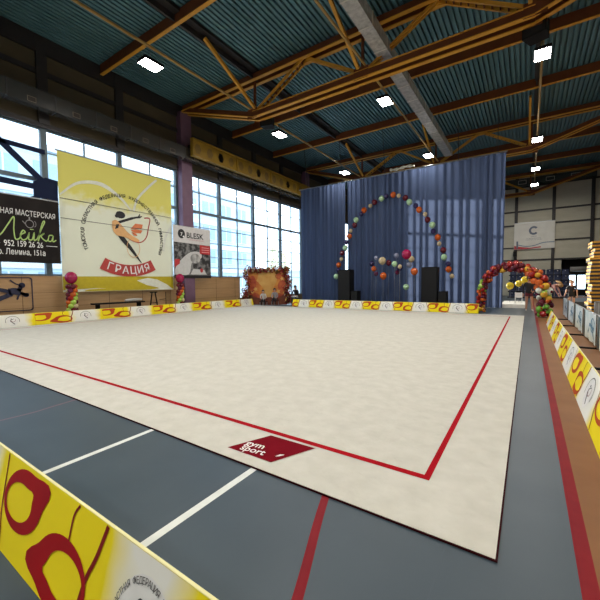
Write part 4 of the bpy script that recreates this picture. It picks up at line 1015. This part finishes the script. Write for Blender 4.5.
# ================================================================== PEOPLE
m_skin = mat('skin', (.55, .30, .20), .55, scale=6); m_skin2 = mat('pale skin', (.62, .38, .28), .55, scale=6)
m_hair_d = mat('dark hair', (.02, .013, .01), .6); m_hair_b = mat('blond hair', (.42, .25, .10), .6)
m_cb = mat('black clothing', (.010, .010, .012), .8); m_cw = mat('white clothing', (.62, .60, .58), .8); m_cg = mat('grey clothing', (.26, .26, .28), .8); m_cp = mat('pink clothing', (.55, .30, .28), .8); m_cr = mat('dark red clothing', (.16, .02, .03), .8)
m_eye = mat('dark eye', (.02, .015, .012), .3); m_lip = mat('lip', (.4, .12, .1), .5)
def person(label, loc, rz, h, J, regions, hair, longhair=False, skin=None):
    """J: joints for a 1.7 m figure facing -y; regions: list of (material, set of bones)."""
    sk = skin or m_skin; k = h / 1.7
    T = thing('person', label, 'person', loc, rz)
    bones = [('pelvis', 'spine', .125, .115), ('spine', 'chest', .115, .135), ('chest', 'neck', .12, .055), ('neck', 'head0', .055, .062), ('head0', 'head1', .085, .10), ('head1', 'head2', .10, .075)]
    for s in 'LR':
        bones += [('chest', 'sh' + s, .1, .055), ('sh' + s, 'el' + s, .052, .04), ('el' + s, 'wr' + s, .04, .027), ('wr' + s, 'ha' + s, .028, .032),
                  ('pelvis', 'hip' + s, .12, .095), ('hip' + s, 'kn' + s, .09, .058), ('kn' + s, 'an' + s, .058, .036), ('an' + s, 'to' + s, .042, .032)]
    P = {n: Vector(p) for n, p in J.items()}
    hd = (P['head2'] - P['head0']).normalized()
    P['head1'] = P['head0'].lerp(P['head2'], .55)
    V = []; E = []; R_ = []; idx = {}; owner = []
    def add(n, r):
        if n not in idx: idx[n] = len(V); V.append(P[n] * k); R_.append(r * k); owner.append(n)
        return idx[n]
    add('pelvis', .125)
    for a, c, ra, rb in bones:
        ia = add(a, ra); ic = add(c, rb); E.append((ia, ic))
    for s in 'LR':   # five fingers
        w, hnd = P['wr' + s], P['ha' + s]; d = (hnd - w).normalized(); sd = d.cross(Vector((0, 1, .3))).normalized()
        for q, ln in ((-1.2, .06), (-.55, .078), (0.05, .085), (.65, .078), (1.5, .05)):
            base = hnd + sd * q * .018; tipd = (d + sd * q * .12).normalized()
            if q == 1.5: base = w.lerp(hnd, .5) + sd * .02; tipd = (d + sd * .8).normalized()
            n1, n2 = 'f%s%g' % (s, q), 'g%s%g' % (s, q); P[n1] = base + tipd * ln * .55; P[n2] = base + tipd * ln + Vector((0, -.012, 0))
            i0 = idx['ha' + s]; i1 = add(n1, .009); i2 = add(n2, .007); E.append((i0, i1)); E.append((i1, i2))
    me = bpy.data.meshes.new('body'); me.from_pydata([tuple(v) for v in V], E, [])
    ob = bpy.data.objects.new('body', me); COL.objects.link(ob)
    ob.modifiers.new('skin', 'SKIN'); sub = ob.modifiers.new('sub', 'SUBSURF'); sub.levels = 1; sub.render_levels = 1
    for i, sv in enumerate(me.skin_vertices[0].data): sv.radius = (R_[i], R_[i]); sv.use_root = (i == 0)
    dg = bpy.context.evaluated_depsgraph_get(); dg.update()
    nm = bpy.data.meshes.new_from_object(ob.evaluated_get(dg))
    bpy.data.objects.remove(ob); bpy.data.meshes.remove(me)
    mats = [sk] + [r[0] for r in regions]
    nm.materials.clear()
    for m_ in mats: nm.materials.append(m_)
    segs = [(P[a] * k, P[c] * k, a + '-' + c) for a, c, _, _ in bones]
    for f in nm.polygons:
        c = f.center; best = None; bd = 1e9
        for a, d, n in segs:
            ab = d - a; t = max(0, min(1, (c - a).dot(ab) / max(1e-9, ab.dot(ab)))); dd = (c - a - ab * t).length
            if dd < bd: bd, best = dd, (n, t)
        for i, (_, sset) in enumerate(regions):
            for q in sset:
                nme, lo, hi = q if isinstance(q, tuple) else (q, 0, 1)
                if best[0] == nme and lo <= best[1] <= hi: f.material_index = i + 1
        f.use_smooth = True
    bo = bpy.data.objects.new('body', nm); COL.objects.link(bo); bo.parent = T
    # head details
    hc = P['head1'] * k; R3 = hd; face = J.get('face', (0, -1, 0)); fv = Vector(face); fv = (fv - R3 * fv.dot(R3)).normalized(); sx = R3.cross(fv).normalized()
    b = MB()
    for s in (-1, 1): b.ball(hc + (fv * .088 + sx * .036 * s + R3 * .005) * k, .013 * k, m_eye, 8, 6)
    b.build('eyes', T)
    b = MB(); b.ball(hc + (fv * .098 - R3 * .025) * k, .016 * k, sk, 8, 6)
    for s in (-1, 1): b.ball(hc + (sx * .098 * s - R3 * .01) * k, .022 * k, sk, 8, 6, (.6, .8, 1.2))
    b.build('nose_and_ears', T)
    b = MB(); b.ball(hc + (fv * .088 - R3 * .062) * k, .017 * k, m_lip, 8, 6, (1.2, .6, .4)); b.build('mouth', T)
    b = MB(); b.ball((0, 0, 0), .112 * k, hair, 16, 12)
    hv = []
    for p in b.v:
        q = Vector(p); w = q + hc - fv * .018 * k + R3 * .028 * k
        loc_ = q.dot(fv) / (.112 * k); hz = q.dot(R3) / (.112 * k)
        if loc_ > .35 and hz < .45: w -= fv * (.05 * k * (loc_ - .1))
        hv.append(tuple(w))
    b.v = hv
    if longhair: b.tube([hc - fv * .09 * k + R3 * .02 * k, hc - fv * .12 * k - R3 * .12 * k, hc - fv * .1 * k - R3 * .3 * k], [.06 * k, .07 * k, .03 * k], hair, 10)
    else: b.ball(hc - fv * .10 * k + R3 * .09 * k, .05 * k, hair, 10, 8)
    b.build('hair', T)
    return T
def stand(**kw):
    J = dict(pelvis=(0, 0, .93), spine=(0, .01, 1.08), chest=(0, .01, 1.28), neck=(0, .01, 1.44), head0=(0, -.01, 1.51), head2=(0, -.02, 1.65))
    for s, g in (('L', 1), ('R', -1)):
        J.update({'sh' + s: (.17 * g, .01, 1.38), 'el' + s: (.24 * g, .03, 1.10), 'wr' + s: (.26 * g, -.05, .87), 'ha' + s: (.26 * g, -.08, .80), 'hip' + s: (.09 * g, 0, .89), 'kn' + s: (.10 * g, -.02, .48), 'an' + s: (.10 * g, .02, .07), 'to' + s: (.12 * g, -.13, .032)})
    J.update(kw); return J
torso = {'pelvis-spine', 'spine-chest', ('chest-neck', 0, .7), 'chest-shL', 'chest-shR', 'pelvis-hipL', 'pelvis-hipR'}
sleeves = {'shL-elL', 'shR-elR', 'elL-wrL', 'elR-wrR'}
short = {('shL-elL', 0, .7), ('shR-elR', 0, .7)}
trous = {'hipL-knL', 'hipR-knR', 'knL-anL', 'knR-anR', ('pelvis-hipL', .3, 1), ('pelvis-hipR', .3, 1)}
shoes = {'anL-toL', 'anR-toR'}
person('girl in black leotard and dark shorts standing beyond the balloon arch, legs bare', (0.02, 18.6, 0), 0.2, 1.56,
       stand(elL=(.30, .02, 1.14), wrL=(.18, -.14, 1.0), haL=(.13, -.18, .96), knL=(.12, -.03, .48), anL=(.15, .02, .07), toL=(.18, -.13, .032)),
       [(m_cb, torso | sleeves), (m_cr, {('hipL-knL', 0, .35), ('hipR-knR', 0, .35)}), (m_cw, shoes)], m_hair_d)
person('child in black T-shirt with bare legs standing behind the crowd fence', (1.63, 19.8, 0), -0.15, 1.36,
       stand(wrR=(-.28, -.1, .92), haR=(-.3, -.14, .86)), [(m_cb, torso | short | {('hipL-knL', 0, .3), ('hipR-knR', 0, .3)}), (m_cw, shoes)], m_hair_b, skin=m_skin2)
bend = stand(pelvis=(0, .12, .86), spine=(0, .0, .98), chest=(0, -.16, 1.08), neck=(0, -.30, 1.12), head0=(0, -.36, 1.13), head2=(0, -.48, 1.06), hipL=(.09, .12, .82), hipR=(-.09, .12, .82), knL=(.1, .02, .46), knR=(-.1, -.06, .46), shL=(.17, -.2, 1.10), shR=(-.17, -.2, 1.10), elL=(.2, -.28, .84), elR=(-.22, -.3, .84), wrL=(.16, -.38, .62), wrR=(-.14, -.4, .62), haL=(.14, -.41, .55), haR=(-.12, -.43, .55))
bend['face'] = (0, -.5, -1)
person('person in pink top and black trousers bending forward right of the balloon arch', (1.02, 23.2, 0), 1.1, 1.72, bend, [(m_cp, torso | sleeves), (m_cb, trous), (m_cb, shoes)], m_hair_b, longhair=True, skin=m_skin2)
def seated(seat=.42, lean=0.0):
    z = seat + .10
    J = dict(pelvis=(0, .05, z), spine=(0, .06 + lean * .2, z + .15), chest=(0, .04 - lean, z + .36), neck=(0, .02 - lean * 1.5, z + .52), head0=(0, -.01 - lean * 1.7, z + .58), head2=(0, -.03 - lean * 1.9, z + .72))
    for s, g in (('L', 1), ('R', -1)):
        J.update({'sh' + s: (.17 * g, .03 - lean * 1.2, z + .45), 'el' + s: (.23 * g, -.02 - lean, z + .18), 'wr' + s: (.15 * g, -.22, z + .10), 'ha' + s: (.12 * g, -.29, z + .09), 'hip' + s: (.10 * g, .02, z - .01), 'kn' + s: (.12 * g, -.40, z - .0), 'an' + s: (.12 * g, -.38, .07), 'to' + s: (.13 * g, -.52, .032)})
    return J
def stool(label, loc, hgt):
    T = thing('low_stool', label, 'stool', loc)
    b = MB(); b.box(-.19, .19, -.17, .17, hgt - .04, hgt, m_black); b.build('seat', T)
    for sx in (-.16, .16):
        for sy in (-.14, .14):
            b = MB(); b.box(sx - .015, sx + .015, sy - .015, sy + .015, 0, hgt - .04, m_steel); b.build('leg', T)
# two seated in front of the photo wall, one by the curtain
stool('low black stool under the person in white top by the photo wall', (-13.72, 16.45, 0), .24)
person('person in white top and black skirt sitting low before the photo wall, left of two', (-13.72, 16.45, 0), .6, 1.35, seated(.33, .08), [(m_cw, torso | sleeves), (m_cb, trous), (m_cb, shoes)], m_hair_d, longhair=True, skin=m_skin2)
stool('low black stool under the person in grey by the photo wall', (-12.95, 16.62, 0), .30)
person('person in grey top sitting before the photo wall, right of two', (-12.95, 16.62, 0), .5, 1.4, seated(.395, .04), [(m_cg, torso | sleeves), (m_cb, trous), (m_cg, shoes)], m_hair_d)
stool('dark stool between the photo wall and the blue curtain', (-11.72, 17.1, 0), .42)
person('person in black and white clothes sitting right of the photo wall beside the curtain', (-11.72, 17.1, 0), .2, 1.5, seated(.505, .05), [(m_cb, torso | sleeves), (m_cw, {'hipL-knL', 'hipR-knR'}), (m_cb, {'knL-anL', 'knR-anR'} | shoes)], m_hair_d, longhair=True)
